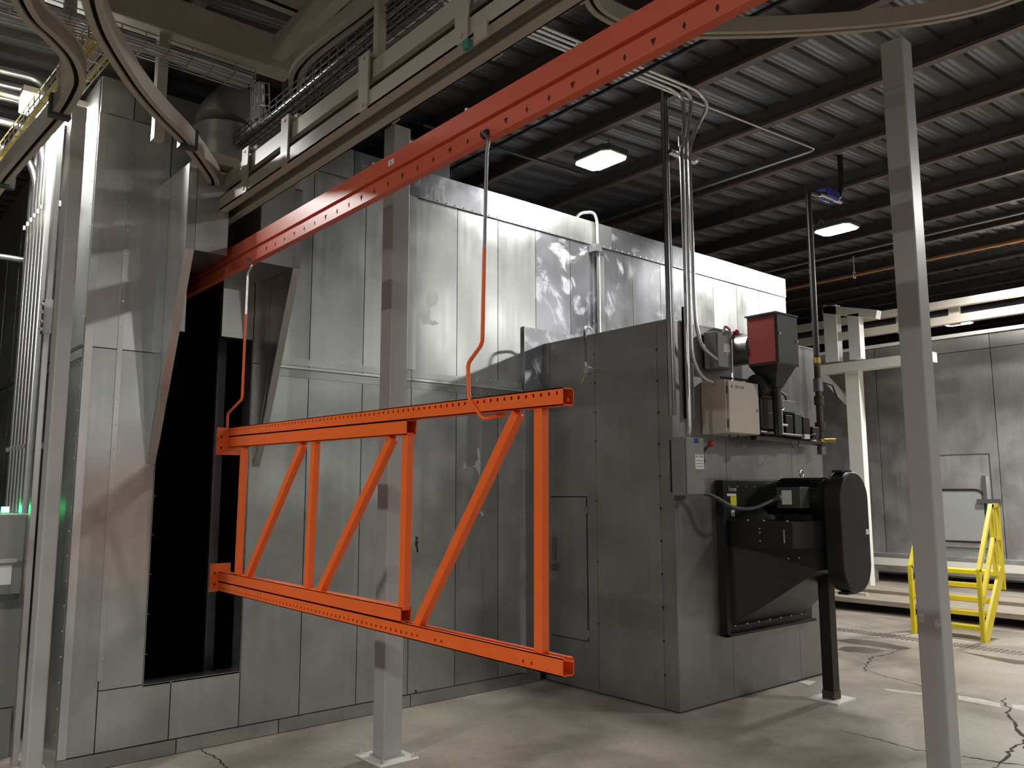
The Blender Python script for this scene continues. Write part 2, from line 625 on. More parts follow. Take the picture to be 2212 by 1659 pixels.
patch([(1806, 1383), (1840, 1379), (1895, 1386), (1960, 1398), (1968, 1401), (1945, 1404), (1880, 1395), (1830, 1389)], 'stain', 'floor_stain')
patch([(1806, 1402), (1826, 1396), (1870, 1398), (1915, 1405), (1880, 1411), (1830, 1408)], 'stain', 'floor_stain')
patch([(2080, 1408), (2130, 1416), (2185, 1424), (2212, 1428), (2230, 1437), (2190, 1434), (2140, 1424)], 'stain', 'floor_stain', jit=0.15)
patch([(2070, 1501), (2110, 1508), (2160, 1518), (2162, 1528), (2110, 1519), (2070, 1511)], 'paintline', 'worn_floor_line', jit=0.1)
patch([(2185, 1520), (2240, 1530), (2240, 1540), (2190, 1532)], 'paintline', 'worn_floor_line', jit=0.1)
patch([(1910, 1487), (1950, 1492), (1994, 1497), (1994, 1501), (1950, 1497), (1912, 1491)], 'paintline', 'worn_floor_line', jit=0.1)
# floor drain grating, long trench along Y
dr = MB()
y = -7.5
while y < 1.6:
    for k, xx in enumerate((9.22, 9.30, 9.38)):
        dr.box(xx+0.003*k, xx+0.05, y, y+0.03, 0.0005, 0.004)
    y += 0.055
dr.build('drain_grate', 'steel_dk', fl, kind='stuff')

# ================================================================== CURING OVEN
OT, OX0, OX1, OD = 4.22, 1.20, 9.05, 9.0
oven = thing('curing_oven', (5.1, 0, 0), 'huge galvanized sheet metal curing oven with dark slot opening and entry hood', 'oven')
X1_, Y1_ = OX1-0.003, OD-0.003
g = 0.003


def panelY(x0, x1, z0, z1, m='galv', name='wall_panel', y=0.0, t=0.018):
    return MB().box(x0+g, x1-g, y+0.0, y+t, z0+g, z1-g).build(name, m, oven)


OPX0, OPX1, OPZ0, OPZ1 = 1.647, 2.257, 0.441, 2.644
SX0, SX1, SZ = 1.794, 2.032, 3.42
# backing core behind the sheets, coloured as dark as the unlit inside: made of slabs around the opening
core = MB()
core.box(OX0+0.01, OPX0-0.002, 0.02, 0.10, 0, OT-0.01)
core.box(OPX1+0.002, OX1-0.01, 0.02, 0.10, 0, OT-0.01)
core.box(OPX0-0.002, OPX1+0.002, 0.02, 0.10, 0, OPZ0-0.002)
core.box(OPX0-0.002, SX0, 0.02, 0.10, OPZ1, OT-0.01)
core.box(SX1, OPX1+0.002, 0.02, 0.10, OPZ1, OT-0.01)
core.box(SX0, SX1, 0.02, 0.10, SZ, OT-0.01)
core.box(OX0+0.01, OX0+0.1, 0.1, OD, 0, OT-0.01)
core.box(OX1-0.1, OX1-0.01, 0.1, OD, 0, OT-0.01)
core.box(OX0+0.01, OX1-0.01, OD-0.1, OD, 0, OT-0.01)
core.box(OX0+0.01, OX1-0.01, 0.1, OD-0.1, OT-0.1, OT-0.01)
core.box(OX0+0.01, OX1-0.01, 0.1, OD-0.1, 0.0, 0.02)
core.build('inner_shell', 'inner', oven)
# seams at 0.443 pitch
xs = [2.257, 2.680, 3.120, 3.560, 4.000, 4.440, 4.885, 5.325, 5.765, 6.205, 6.645, 7.10, 7.565, 8.01, 8.45, 8.84, 9.05]
ZS = 2.485
for i in range(len(xs)-1):
    a, b = xs[i], xs[i+1]
    st = 4.8 < (a+b)/2 < 7.2
    panelY(a, b, ZS, 3.985, 'galv_stain' if st else 'galv')
    panelY(a, b, 0.09, ZS, 'galv')
# left jamb bay
for a, b in ((1.20, 1.395), (1.395, 1.647)):
    panelY(a, b, ZS, 3.985, 'galv_bright')
    panelY(a, b, 0.09 if b < 1.5 else 0.441, ZS, 'galv')
panelY(1.395, 1.815, 0.09, 0.441)
panelY(1.815, 2.257, 0.09, 0.441)
panelY(OPX0, SX0, OPZ1, 3.985)
panelY(SX1, OPX1, OPZ1, 3.985)
panelY(SX0, SX1, SZ, 3.985)
# header band and its lower lip
for a, b, m in ((1.20, 1.40, 'galv_bright'), (1.40, 3.0, 'galv'), (3.0, 4.45, 'galv_stain'), (4.45, 5.9, 'galv'), (5.9, 7.4, 'galv_stain'), (7.4, 9.05, 'galv')):
    MB().box(a+g, b-g, -0.012, 0.018, 3.985, OT).build('header_band', m, oven)
# base flashing
for a, b in ((1.20, 1.86), (1.86, 2.53), (2.53, 3.58), (3.58, 4.9)):
    MB().box(a+g, b-g, -0.014, 0.018, 0.004, 0.088).build('base_flashing', 'galv', oven)
MB().box(1.2, 4.9, -0.006, 0.018, 0, 0.004).build('base_gap', 'seam', oven)
# mid height double rail
for a, b in ((2.42, 3.55), (3.55, 4.715)):
    MB().box(a+g, b-g, -0.006, 0.0, 2.50, 2.55).build('joint_flashing', 'galv', oven)
    MB().box(a+g, b-g, -0.006, 0.0, 2.415, 2.470).build('joint_flashing', 'galv', oven)
    MB().box(a+g, b-g, -0.022, 0.0, 2.474, 2.488).build('joint_ridge', 'galv_bright', oven)
MB().box(3.500, 3.557, -0.014, 0.0, 2.56, 3.985).build('corner_trim', 'galv_bright', oven)
MB().box(3.560, 3.590, -0.008, 0.0, 2.56, 3.985).build('corner_trim', 'galv_bright', oven)
MB().box(1.20, 1.245, -0.006, 0.0, 0.09, 3.985).build('corner_trim', 'galv_bright', oven)
MB().box(1.385, 1.415, -0.008, 0.0, 0.5, 3.985).build('corner_trim', 'galv_bright', oven)
# flange plate where the heater joins
MB().box(4.72, 4.725, -0.03, 0.0, 0.09, 3.06).build('flange_edge', 'galv_bright', oven)
MB().box(4.725, 5.45, -0.025, 0.0, 2.40, 3.055).build('flange_plate', 'galv_stain', oven)
MB().box(4.725, 4.957, -0.025, 0.0, 0.09, 2.40).build('flange_plate', 'galv_side', oven)
# side wall facing -X
for j in range(12):
    a = 0.019+0.60*j
    for z0, z1 in ((0.0, 2.485), (2.485, 3.985), (3.985, 4.22)):
        MB().box(OX0-0.004, OX0+0.012, a+g, a+0.60-g, z0+g, z1-g).build('side_panel', 'galv', oven)
MB().box(OX0-0.012, OX0-0.004, 0.02, 7.2, 2.50, 2.55).build('joint_flashing', 'galv', oven)
MB().box(OX0-0.012, OX0-0.004, 0.02, 7.2, 2.42, 2.47).build('joint_flashing', 'galv', oven)
MB().box(OX0, OX1, 0.0, OD, OT-0.008, OT).build('roof_sheet', 'galv', oven)
MB().box(OX1-0.012, OX1, 0.0, OD, 0, OT-0.01).build('end_sheet', 'galv', oven)
# opening frame: sill, jamb returns
MB().box(OPX0, OPX1, 0.0, 0.14, OPZ0-0.012, OPZ0).build('opening_sill', 'galv_bright', oven)
MB().box(OPX1-0.004, OPX1, 0.0, 0.14, OPZ0, OPZ1).build('jamb_return', 'galv', oven)
MB().box(OPX0, OPX0+0.004, 0.0, 0.14, OPZ0, OPZ1).build('jamb_return', 'galv', oven)
MB().box(2.175, 2.235, 0.42, 0.46, 0.30, 3.1).build('inner_upright', 'steel_dk', oven)
MB().box(2.165, 2.172, 0.40, 0.44, 0.30, 3.1).build('inner_upright', 'steel_dk', oven)

# entry hood: two tapering insulated fins, split front panels, roof, duct base
HY = -0.53


def fin(x0, x1, name):
    prof = [(0.0, 3.60), (HY, 3.585), (HY, 3.05), (-0.09, 1.93), (-0.015, 1.78), (0.0, 1.78)]
    mb = MB()
    mb.prism([(x0+0.003, y_, z_) for y_, z_ in prof], (x1-x0-0.006, 0, 0))
    o = mb.build(name, 'galv', oven)
    # outer skin, slightly proud, in two sheets
    for s_, xx, dx in ((0, x0, 0.004), (1, x1-0.004, 0.004)):
        MB().prism([(xx, 0, 3.60), (xx, -0.19, 3.595), (xx, -0.19, 2.35), (xx, -0.02, 1.80), (xx, 0, 1.80)], (dx, 0, 0)).build('fin_sheet', 'galv_bright', oven)
        MB().prism([(xx, -0.195, 3.595), (xx, HY, 3.585), (xx, HY, 3.05), (xx, -0.195, 2.21)], (dx, 0, 0)).build('fin_sheet', 'galv_bright', oven)
    return o


fin(1.595, 1.647, 'hood_fin')
fin(2.285, 2.335, 'hood_fin')
# front panels of hood; the left one is notched for the curved track
MB().prism([(1.650, HY, 3.05), (1.842, HY, 3.05), (1.842, HY, 3.575), (1.768, HY, 3.575), (1.768, HY, 3.475), (1.705, HY, 3.475), (1.705, HY, 3.58), (1.650, HY, 3.585)], (0, 0.012, 0)).build('hood_front_panel', 'galv_bright', oven)
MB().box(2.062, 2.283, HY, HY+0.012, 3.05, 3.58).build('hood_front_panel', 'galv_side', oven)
MB().box(1.842, 1.848, HY, -0.02, 3.05, 3.57).build('hood_inner_cheek', 'galv_side', oven)
MB().box(2.056, 2.062, HY, -0.02, 3.05, 3.57).build('hood_inner_cheek', 'galv_side', oven)
MB().box(1.650, 1.842, HY+0.012, 0, 3.05, 3.056).build('hood_soffit', 'galv_side', oven)
MB().box(2.062, 2.283, HY+0.012, 0, 3.05, 3.056).build('hood_soffit', 'galv_side', oven)
MB().box(2.062, 2.335, HY, 0, 3.58, 3.59).build('hood_roof', 'galv', oven)
# chalky smears on the sheets
def smear(pts, m):
    P = [ony(x, y_, -0.0006) for x, y_ in pts]
    Q = []
    for i in range(len(P)):
        a_, b_ = P[i], P[(i+1) % len(P)]
        for k in range(5):
            q_ = a_.lerp(b_, k/5)
            j_ = (b_-a_).length*0.12
            Q.append((q_.x+random.uniform(-j_, j_), -0.0008, q_.z+random.uniform(-j_, j_)))
    MB().add(Q, [tuple(range(len(Q)))]).build('chalky_smear', m, oven)


smear([(1031, 968), (1037, 970), (1036, 990), (1038, 1012), (1034, 1030), (1030, 1012), (1022, 1008), (1030, 995)], 'smear')
smear([(1000, 997), (1006, 1001), (1010, 1010), (1003, 1013)], 'smear')
smear([(1036, 1102), (1046, 1112), (1040, 1116)], 'smear')
smear([(925, 630), (935, 626), (945, 635), (944, 655), (930, 665), (928, 690), (950, 697), (935, 705), (912, 695), (908, 675), (922, 655)], 'smear2')
smear([(995, 395), (1010, 400), (1020, 425), (1000, 440), (1008, 415)], 'smear2')
smear([(898, 1158), (902, 1160), (904, 1190), (900, 1195)], 'ink')
smear([(897, 1490), (901, 1492), (899, 1508), (895, 1508)], 'ink')
# rivets along the seams
rv = MB()


def rivline(p, q, n, r=0.0065):
    p, q = Vector(p), Vector(q)
    for k in range(n):
        rv.ball(p.lerp(q, (k+0.5)/n), r, n=6)


rivline((1.405, -0.008, 0.55), (1.405, -0.008, 3.95), 22)
rivline((1.197, 0.05, 0.15), (1.197, 0.05, 3.9), 26)
rivline((1.21, -0.012, 4.0), (1.65, -0.012, 4.0), 4)
rivline((2.45, -0.006, 2.54), (4.7, -0.006, 2.54), 16, 0.005)
rivline((2.45, -0.006, 2.43), (4.7, -0.006, 2.43), 16, 0.005)
rivline((3.56, -0.013, 4.0), (9.0, -0.013, 4.0), 60, 0.006)
rivline((4.73, -0.026, 3.04), (5.44, -0.026, 3.04), 9, 0.006)
rivline((4.73, -0.026, 0.2), (4.73, -0.026, 3.0), 20, 0.005)
rivline((1.659, -0.001, 0.5), (1.659, -0.001, 1.7), 5, 0.004)
rivline((1.592, -0.17, 3.55), (1.592, -0.17, 2.4), 7, 0.006)
rivline((2.27, -0.001, 0.5), (2.27, -0.001, 2.4), 9, 0.004)
rv.build('rivets', 'bolt', oven, kind='stuff')

# exhaust duct rising from hood roof and its collar box
duct = thing('exhaust_duct', (1.80, -0.28, 3.6), 'shiny round exhaust duct elbow rising from a beige box on the hood', 'duct')
MB().box(1.655, 2.28, -0.60, -0.02, 3.595, 3.66).build('duct_base', 'beige', duct, 'beige base plate')
MB().tube([(1.90, -0.27, 3.66), (1.90, -0.27, 3.95)], 0.20, 32).build('duct_section', 'galv_bright', duct, smooth=True)
MB().tube([(1.90, -0.27, 3.935), (1.90, -0.27, 3.955)], 0.205, 32).build('duct_band', 'galv_bright', duct, smooth=True)
MB().tube([(1.90, -0.27, 3.95), (1.93, -0.24, 4.05), (1.99, -0.18, 4.15), (2.08, -0.09, 4.21), (2.2, 0.02, 4.24)], [0.20, 0.198, 0.19, 0.17, 0.12], 32).build('duct_elbow', 'galv_bright', duct, smooth=True)
MB().tube([(2.12, -0.06, 4.23), (2.75, 0.55, 4.36)], 0.085, 28).build('duct_branch', 'steel_dk', duct, smooth=True)
MB().tube([(2.40, 0.21, 4.288), (2.43, 0.24, 4.294)], 0.092, 28).build('duct_band', 'galv_bright', duct, smooth=True)

# ================================================================== HEATER CABINET
HX0, HX1, HYF, HT = 4.958, 7.12, -1.458, 2.915
ht = thing('heater_cabinet', (6.0, -0.75, 0), 'tall galvanized heater box with an access door, joined to the big oven', 'heater')
MB().box(HX0+0.006, HX1-0.006, HYF+0.006, -0.03, 0.0, HT-0.01).build('cabinet_core', 'seam', ht)
for a, b in ((-0.03, -0.09), (-0.09, -0.655), (-0.655, -1.325), (-1.325, HYF)):
    z0 = 0.012
    if b == -0.655:
        for zz in ((z0, 0.385), (1.565, HT)):
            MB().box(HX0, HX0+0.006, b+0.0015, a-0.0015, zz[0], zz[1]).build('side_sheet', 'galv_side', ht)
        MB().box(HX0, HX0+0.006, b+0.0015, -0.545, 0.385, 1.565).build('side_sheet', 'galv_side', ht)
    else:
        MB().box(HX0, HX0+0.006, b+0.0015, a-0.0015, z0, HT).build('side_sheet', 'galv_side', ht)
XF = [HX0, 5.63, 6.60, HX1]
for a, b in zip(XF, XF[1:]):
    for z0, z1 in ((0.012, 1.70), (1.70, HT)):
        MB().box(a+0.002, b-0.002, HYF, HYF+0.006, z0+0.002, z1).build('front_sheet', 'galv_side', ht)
MB().box(HX0-0.004, HX1, HYF-0.004, -0.0, HT, HT+0.012).build('top_sheet', 'galv_bright', ht)
MB().box(HX0-0.006, HX0, -0.1, -0.02, 0.02, HT).build('joint_flashing', 'galv_side', ht)
ad = MB().box(HX0-0.006, HX0+0.004, -0.535, -0.10, 0.395, 1.555).build('access_door', 'galv_side', ht)
for zz in (0.45, 1.45):
    MB().box(HX0-0.012, HX0, -0.56, -0.52, zz-0.03, zz+0.03).build('door_hinge', 'galv_side', ad)
MB().box(HX0-0.02, HX0-0.006, -0.165, -0.13, 1.02, 1.22).build('door_handle', 'steel_dk', ad)
MB().cyl((HX0-0.006, -0.15, 0.96), (HX0-0.045, -0.15, 0.96), 0.028, 16).build('door_latch', 'steel_dk', ad, smooth=True)
wd = MB()
for k in range(11):
    z_ = 0.25+k*0.245
    wd.cyl((HX0-0.0015, -1.325, z_), (HX0+0.001, -1.325, z_), 0.011, 8)
    if k % 2 or k > 7:
        wd.cyl((HX0-0.0015, -0.655, z_+0.05), (HX0+0.001, -0.655, z_+0.05), 0.008, 8)
wd.build('weld_marks', 'seam', ht, kind='stuff')

# armoured hose with round sensor box at heater side
hs = thing('sensor_hose', (4.85, -0.62, 2.6), 'grey flexible hose arching over the heater top edge to a round fitting', 'hose')
MB().tube(fillet([(5.10, -0.52, 2.94), (5.02, -0.55, 3.0), (4.88, -0.62, 2.985), (4.86, -0.64, 2.85), (4.85, -0.66, 2.67)], 0.06), 0.0125, 10).build('hose', 'steel_dk', hs, smooth=True)
MB().cyl((HX0, -0.70, 2.60), (4.855, -0.68, 2.60), 0.012, 8).cyl((4.88, -0.68, 2.60), (4.83, -0.68, 2.60), 0.033, 18).cyl((4.85, -0.66, 2.67), (4.85, -0.67, 2.62), 0.017, 10).build('sensor_head', 'steel', hs, smooth=True)
MB().bar((4.84, -0.66, 2.572), (4.83, -0.62, 2.50), 0.008, 0.006).build('yellow_tag_strip', 'ystick', hs, 'yellow strip')

# two conduits hooked over the oven edge, running down the wall
wt = thing('wall_conduit_pair', (5.6, -0.06, 3.0), 'bright bent conduit hooked over the oven top edge beside a wide strut', 'conduit')
MB().tube(fillet([(5.50, 0.12, 4.235), (5.52, 0.05, 4.30), (5.62, -0.04, 4.31), (5.645, -0.06, 4.2), (5.645, -0.06, 2.93)], 0.08), 0.017, 10).build('bent_conduit', 'steel', wt, smooth=True)
MB().box(5.68, 5.74, -0.05, -0.002, 2.93, 3.88).build('strut_channel', 'galv_bright', wt)
MB().box(5.57, 5.66, -0.10, -0.013, 3.90, 3.97).build('mounting_bracket', 'steel_dk', wt)


# ================================================================== SWITCHES AND CABINETS ON THE HEATER FRONT
def disconnect(x0, x1, yf, z0, z1, label, lev):
    t = thing('disconnect_switch', ((x0+x1)/2, HYF, z0), label, 'switch')
    MB().box(x0+0.01, x1-0.01, HYF-0.03, HYF-0.001, z0+0.02, z1-0.02).build('back_rail', 'black', t)
    MB().box(x0, x1, yf+0.02, HYF-0.025, z0, z1).build('enclosure', 'sgrey', t, bevel=0.004)
    MB().box(x0+0.004, x1-0.004, yf, yf+0.018, z0+0.006, z1-0.006).build('cover', 'sgrey', t, bevel=0.006)
    w = x1-x0
    h = z1-z0
    MB().box(x0+w*0.42, x0+w*0.68, yf-0.0015, yf, z1-h*0.105, z1-h*0.02).build('blue_label', 'blue', t, 'small blue label')
    lb = MB().box(x0+w*0.46, x1-w*0.06, yf-0.0015, yf, z0+h*0.45, z0+h*0.70).build('printed_label', 'label', t, 'white printed label')
    text_mesh('EATON', 0.026, 'ink', (x0+w*0.49, yf-0.0017, z0+h*0.645), (1, 0, 0), (0, 0, 1), 'lettering', lb)
    for k in range(3):
        MB().box(x0+w*0.5, x1-w*0.12, yf-0.002, yf-0.0015, z0+h*(0.49+0.05*k), z0+h*(0.503+0.05*k)).build('print_line', 'greyink', lb)
    MB().cyl((x0+w*0.66, yf, z0+h*0.39), (x0+w*0.66, yf-0.008, z0+h*0.39), 0.008, 10).build('cover_screw', 'bolt', t)
    zc = z0+h*0.62
    MB().prism([(x1, yf+0.04, zc-0.10), (x1, yf+0.07, zc-0.11), (x1, yf+0.075, zc+0.08), (x1, yf+0.03, zc+0.09), (x1, yf+0.01, zc)], (0.025, 0, 0)).build('lever_guard', 'dkgrey', t)
    hd = MB().tube([(x1+0.02, yf+0.04, zc+0.05), (x1+0.05, yf-0.01, zc+0.11)], 0.011, 8).build('lever', 'dkgrey', t)
    MB().ball((x1+0.055, yf-0.02, zc+0.12), 0.024, n=12).build('lever_knob', 'redknob', hd, 'red ball knob', smooth=True)
    return t


disconnect(4.905, 5.120, -1.626, 1.574, 2.005, 'grey disconnect switch box with red knob, lower left above the black fan', 1)
disconnect(5.352, 5.52, -1.615, 2.567, 2.86, 'small grey disconnect switch box with red knob beside the red filter box', 1)
wc = thing('control_cabinet', (5.52, HYF, 2.045), 'cream painted control cabinet with closed door and round lock', 'cabinet')
MB().box(5.32, 5.735, -1.69, HYF-0.002, 2.045, 2.460).build('body', 'cream', wc, bevel=0.005)
d_ = MB().box(5.335, 5.735, -1.712, -1.692, 2.050, 2.455).build('door', 'cream', wc, bevel=0.004)
MB().cyl((5.71, -1.712, 2.24), (5.71, -1.722, 2.24), 0.011, 12).build('lock', 'steel', d_)
text_mesh('EPCON', 0.036, 'greyink', (5.42, -1.7135, 2.395), (1, 0, 0), (0, 0, 1), 'lettering', d_)
MB().cyl((5.375, -1.7135, 2.408), (5.375, -1.712, 2.408), 0.014, 12).build('printed_mark', 'greyink', d_)
for zz in (2.12, 2.38):
    MB().cyl((5.332, -1.700, zz-0.03), (5.332, -1.700, zz+0.03), 0.006, 8).build('door_hinge', 'dkgrey', d_)

# combustion blower with red filter box
fb = thing('burner_blower', (5.9, -1.75, 2.6), 'black burner blower with a large red and dark grey square filter box', 'burner')
bx = 5.72
a0, a1 = onx(1612, 684, bx), onx(1676, 672, bx)
zt, zb = 3.005, 2.60
y0, y1 = a0.y, a1.y
xr = ony(1727, 788, y1).x
MB().box(bx+0.006, xr, y1+0.006, y0, zb, zt).build('filter_box', 'dkgrey', fb)
MB().box(bx, bx+0.006, y1+0.02, y0-0.01, zb+0.02, zt-0.012).build('red_side', 'red', fb, 'red side panel')
MB().box(bx-0.012, xr+0.006, y1-0.006, y0+0.01, zt, zt+0.012).build('box_lid', 'dkgrey', fb)
MB().box(bx+0.012, xr-0.008, y1, y1+0.006, zb+0.01, zt-0.01).build('front_cover', 'dkgrey', fb)
MB().cyl((bx+0.03, y1, (zt+zb)/2+0.04), (bx+0.03, y1-0.012, (zt+zb)/2+0.04), 0.010, 10).build('cover_latch', 'bolt', fb)
MB().cyl((xr-0.03, y1, (zt+zb)/2), (xr-0.03, y1-0.012, (zt+zb)/2), 0.010, 10).build('cover_latch', 'bolt', fb)
MB().cyl((5.83, HYF, 2.765), (5.83, y0+0.01, 2.765), 0.125, 28).build('inlet_drum', 'galv_bright', fb, 'shiny round drum', smooth=True)
cx, cy = (bx+xr)/2, (y0+y1)/2
q1 = [(bx+0.02, y1+0.02), (xr-0.02, y1+0.02), (xr-0.02, y0), (bx+0.02, y0)]
q2 = [(cx-0.05, cy-0.04), (cx+0.05, cy-0.04), (cx+0.05, cy+0.04), (cx-0.05, cy+0.04)]
vs = [(x, y_, zb) for x, y_ in q1]+[(x, y_, 2.43) for x, y_ in q2]
MB().add(vs, [(0, 1, 2, 3), (7, 6, 5, 4)]+[(i, (i+1) % 4, (i+1) % 4+4, i+4) for i in range(4)]).build('blower_funnel', 'black', fb)
MB().cyl((cx-0.12, cy+0.1, 2.44), (cx+0.10, cy+0.1, 2.44), 0.10, 24).build('blower_housing', 'black', fb, smooth=True)
MB().cyl((5.90, HYF, 2.26), (5.90, -1.66, 2.26), 0.15, 28).build('burner_body', 'black', fb, smooth=True)
MB().box(5.78, 6.02, -1.70, -1.56, 2.10, 2.40).build('burner_head', 'black', fb, bevel=0.02)
MB().tube(fillet([(cx+0.02, cy, 2.46), (cx+0.02, cy, 2.28), (cx+0.02, cy, 2.05)], 0.05), 0.035, 14).build('air_pipe', 'black', fb, smooth=True)

# gas train: manifold with valves
gt = thing('gas_train', (6.3, -1.62, 1.98), 'black gas pipe train with valves, regulator and cables below the red filter box', 'pipes')
MB().tube([(5.72, -1.66, 2.035), (6.93, -1.55, 2.035)], 0.028, 14).build('manifold_pipe', 'blackpipe', gt, smooth=True)
MB().tube([(5.76, -1.70, 2.075), (6.45, -1.68, 2.070)], 0.010, 8).build('thin_conduit', 'steel_dk', gt, smooth=True)
MB().box(6.22, 6.44, -1.62, HYF, 2.27, 2.372).build('regulator_box', 'sgrey', gt, bevel=0.004)
MB().box(6.08, 6.20, -1.62, HYF, 2.24, 2.36).build('valve_box', 'dkgrey', gt, bevel=0.004)
for x, h_, m in ((5.80, 0.30, 'black'), (5.93, 0.26, 'dkgrey'), (6.10, 0.14, 'black'), (6.26, 0.18, 'black'), (6.40, 0.20, 'dkgrey'), (6.53, 0.18, 'black'), (6.68, 0.10, 'black')):
    MB().box(x-0.055, x+0.055, -1.66, HYF-0.01, 2.06, 2.06+h_).build('valve_actuator', m, gt, bevel=0.006)
MB().tube([(6.13, -1.67, 2.08), (6.13, -1.67, 2.26)], 0.008, 8).cyl((6.10, -1.67, 2.15), (6.20, -1.67, 2.15), 0.012, 8).build('test_cock', 'steel', gt, smooth=True)
MB().tube([(6.0, -1.68, 2.06), (6.0, -1.68, 2.14)], 0.03, 12).build('union_fitting', 'steel_dk', gt, smooth=True)
MB().box(6.42, 6.50, -1.70, -1.67, 2.045, 2.085).build('junction_clip', 'white', gt, 'white plastic clip')
for pts, r_ in (([(5.45, -1.56, 2.50), (5.72, -1.60, 2.50), (6.0, -1.66, 2.47), (6.18, -1.68, 2.40), (6.22, -1.66, 2.37)], 0.010),
                ([(5.735, -1.66, 2.26), (5.9, -1.70, 2.22), (6.1, -1.70, 2.27), (6.24, -1.62, 2.30)], 0.009),
                ([(6.24, -1.60, 2.60), (6.24, -1.60, 2.48), (6.15, -1.62, 2.40), (6.02, -1.64, 2.40)], 0.011),
                ([(6.5, -1.68, 2.06), (6.58, -1.70, 2.10), (6.7, -1.66, 2.04), (6.82, -1.6, 2.03)], 0.007),
                ([(6.22, -1.68, 2.02), (6.24, -1.70, 1.96), (6.30, -1.70, 1.97), (6.36, -1.69, 2.04)], 0.006),
                ([(5.45, -1.62, 2.045), (5.47, -1.62, 2.00), (5.56, -1.62, 2.00), (5.60, -1.6, 2.045)], 0.006)):
    MB().tube(fillet(pts, 0.1), r_, 8).build('flex_cable', 'rubber', gt, smooth=True)

# vertical gas pipe dropping from the roof
gp = thing('gas_drop_pipe', (6.93, -1.56, 1.95), 'black vertical gas pipe with yellow band and lever valve beside the heater', 'pipe')
px_ = lambda z_: (6.93, -1.56, z_)
MB().tube(fillet([(7.57, -1.56, roof(7.57, 0.0)), (7.57, -1.56, 4.62), (7.50, -1.56, 4.47), (6.93, -1.56, 4.39), (6.93, -1.56, 2.78)], 0.03), 0.026, 14).build('pipe', 'blackpipe', gp, smooth=True)
MB().cyl(px_(2.81), px_(2.76), 0.033, 14).build('yellow_band', 'brass', gp, 'yellow band', smooth=True)
MB().cyl(px_(2.78), px_(2.62), 0.029, 14).build('rusty_section', 'brownpipe', gp, 'rusty brown section', smooth=True)
MB().cyl(px_(2.62), px_(2.50), 0.042, 14).build('ball_valve', 'steel_dk', gp, smooth=True)
MB().tube([(6.97, -1.60, 2.58), (7.04, -1.64, 2.56), (7.07, -1.66, 2.45)], 0.009, 8).build('valve_lever', 'blackpipe', gp, smooth=True)
MB().cyl(px_(2.50), px_(1.98), 0.029, 14).cyl(px_(2.46), px_(2.38), 0.042, 14).cyl(px_(2.22), px_(2.14), 0.045, 14).build('lower_pipe', 'brownpipe', gp, smooth=True)
MB().cyl(px_(2.07), px_(2.04), 0.034, 12).cyl((6.93, -1.56, 2.055), (7.01, -1.66, 2.055), 0.018, 10).build('brass_cock', 'brass', gp, 'brass cock', smooth=True)
MB().cyl(px_(2.0), px_(1.93), 0.038, 14).build('end_cap', 'steel_dk', gp, smooth=True)
tr = thing('roof_valve', (7.3, -1.56, 4.4), 'blue-black valve body hung under the roof at the gas pipe top', 'valve')
MB().box(7.18, 7.42, -1.62, -1.50, 4.40, 4.50).build('valve_body', 'blue', tr, bevel=0.02)
MB().cyl((7.10, -1.58, 4.405), (7.50, -1.58, 4.42), 0.02, 10).build('valve_stem', 'steel', tr, smooth=True)

# ================================================================== CIRCULATION FAN
fan = thing('circulation_fan', (6.12, -1.48, 0), 'big black belt driven fan with motor bolted to the heater front', 'fan')
MB().box(5.47, 6.76, -1.490, HYF-0.001, 0.49, 1.69).build('mounting_plate', 'black', fan)
fe = MB()
fe.box(5.47, 5.50, -1.53, -1.490, 0.49, 1.69)
fe.box(5.47, 6.76, -1.53, -1.490, 0.49, 0.51)
fe.build('plate_flange', 'black', fan)
MB().box(5.56, 6.68, -2.06, -1.49, 1.355, 1.375).build('motor_shelf', 'black', fan)
MB().box(5.56, 5.575, -2.06, -1.49, 1.18, 1.355).build('pedestal_side', 'black', fan)
MB().box(6.665, 6.68, -2.06, -1.49, 1.18, 1.355).build('pedestal_side', 'black', fan)
vs = [(5.60, -1.49, 0.56), (6.64, -1.49, 0.56), (6.64, -1.49, 1.20), (5.60, -1.49, 1.20),
      (5.93, -2.05, 1.0), (6.40, -2.05, 1.0), (6.50, -2.05, 1.20), (5.83, -2.05, 1.20)]
MB().box(5.575, 6.665, -2.062, -2.05, 1.18, 1.355).build('pedestal_front', 'black', fan)
MB().add(vs, [(0, 1, 2, 3), (7, 6, 5, 4)]+[(i, (i+1) % 4, (i+1) % 4+4, i+4) for i in range(4)]).build('bearing_pedestal', 'black', fan)
# belt guard: stadium
gx, zlo, zhi, rg = 6.205, 1.045, 1.535, 0.215
prof = []
for k in range(25):
    a = math.pi*k/24
    prof.append((gx+rg*math.cos(a), zhi+rg*math.sin(a)))
for k in range(25):
    a = math.pi+math.pi*k/24
    prof.append((gx+rg*math.cos(a), zlo+rg*math.sin(a)))
MB().prism([(x, -2.22, z_) for x, z_ in prof], (0, 0.14, 0)).build('belt_guard', 'black', fan, smooth=True, bevel=0.008)
MB().box(6.12, 6.28, -2.17, -2.09, 1.748, 1.765).build('guard_bracket', 'black', fan)
MB().box(6.12, 6.28, -2.17, -2.09, 0.815, 0.832).build('guard_bracket', 'black', fan)
MB().box(6.355, 6.40, -2.223, -2.2205, 1.265, 1.305).build('guard_sticker', 'label', fan, 'pale sticker')
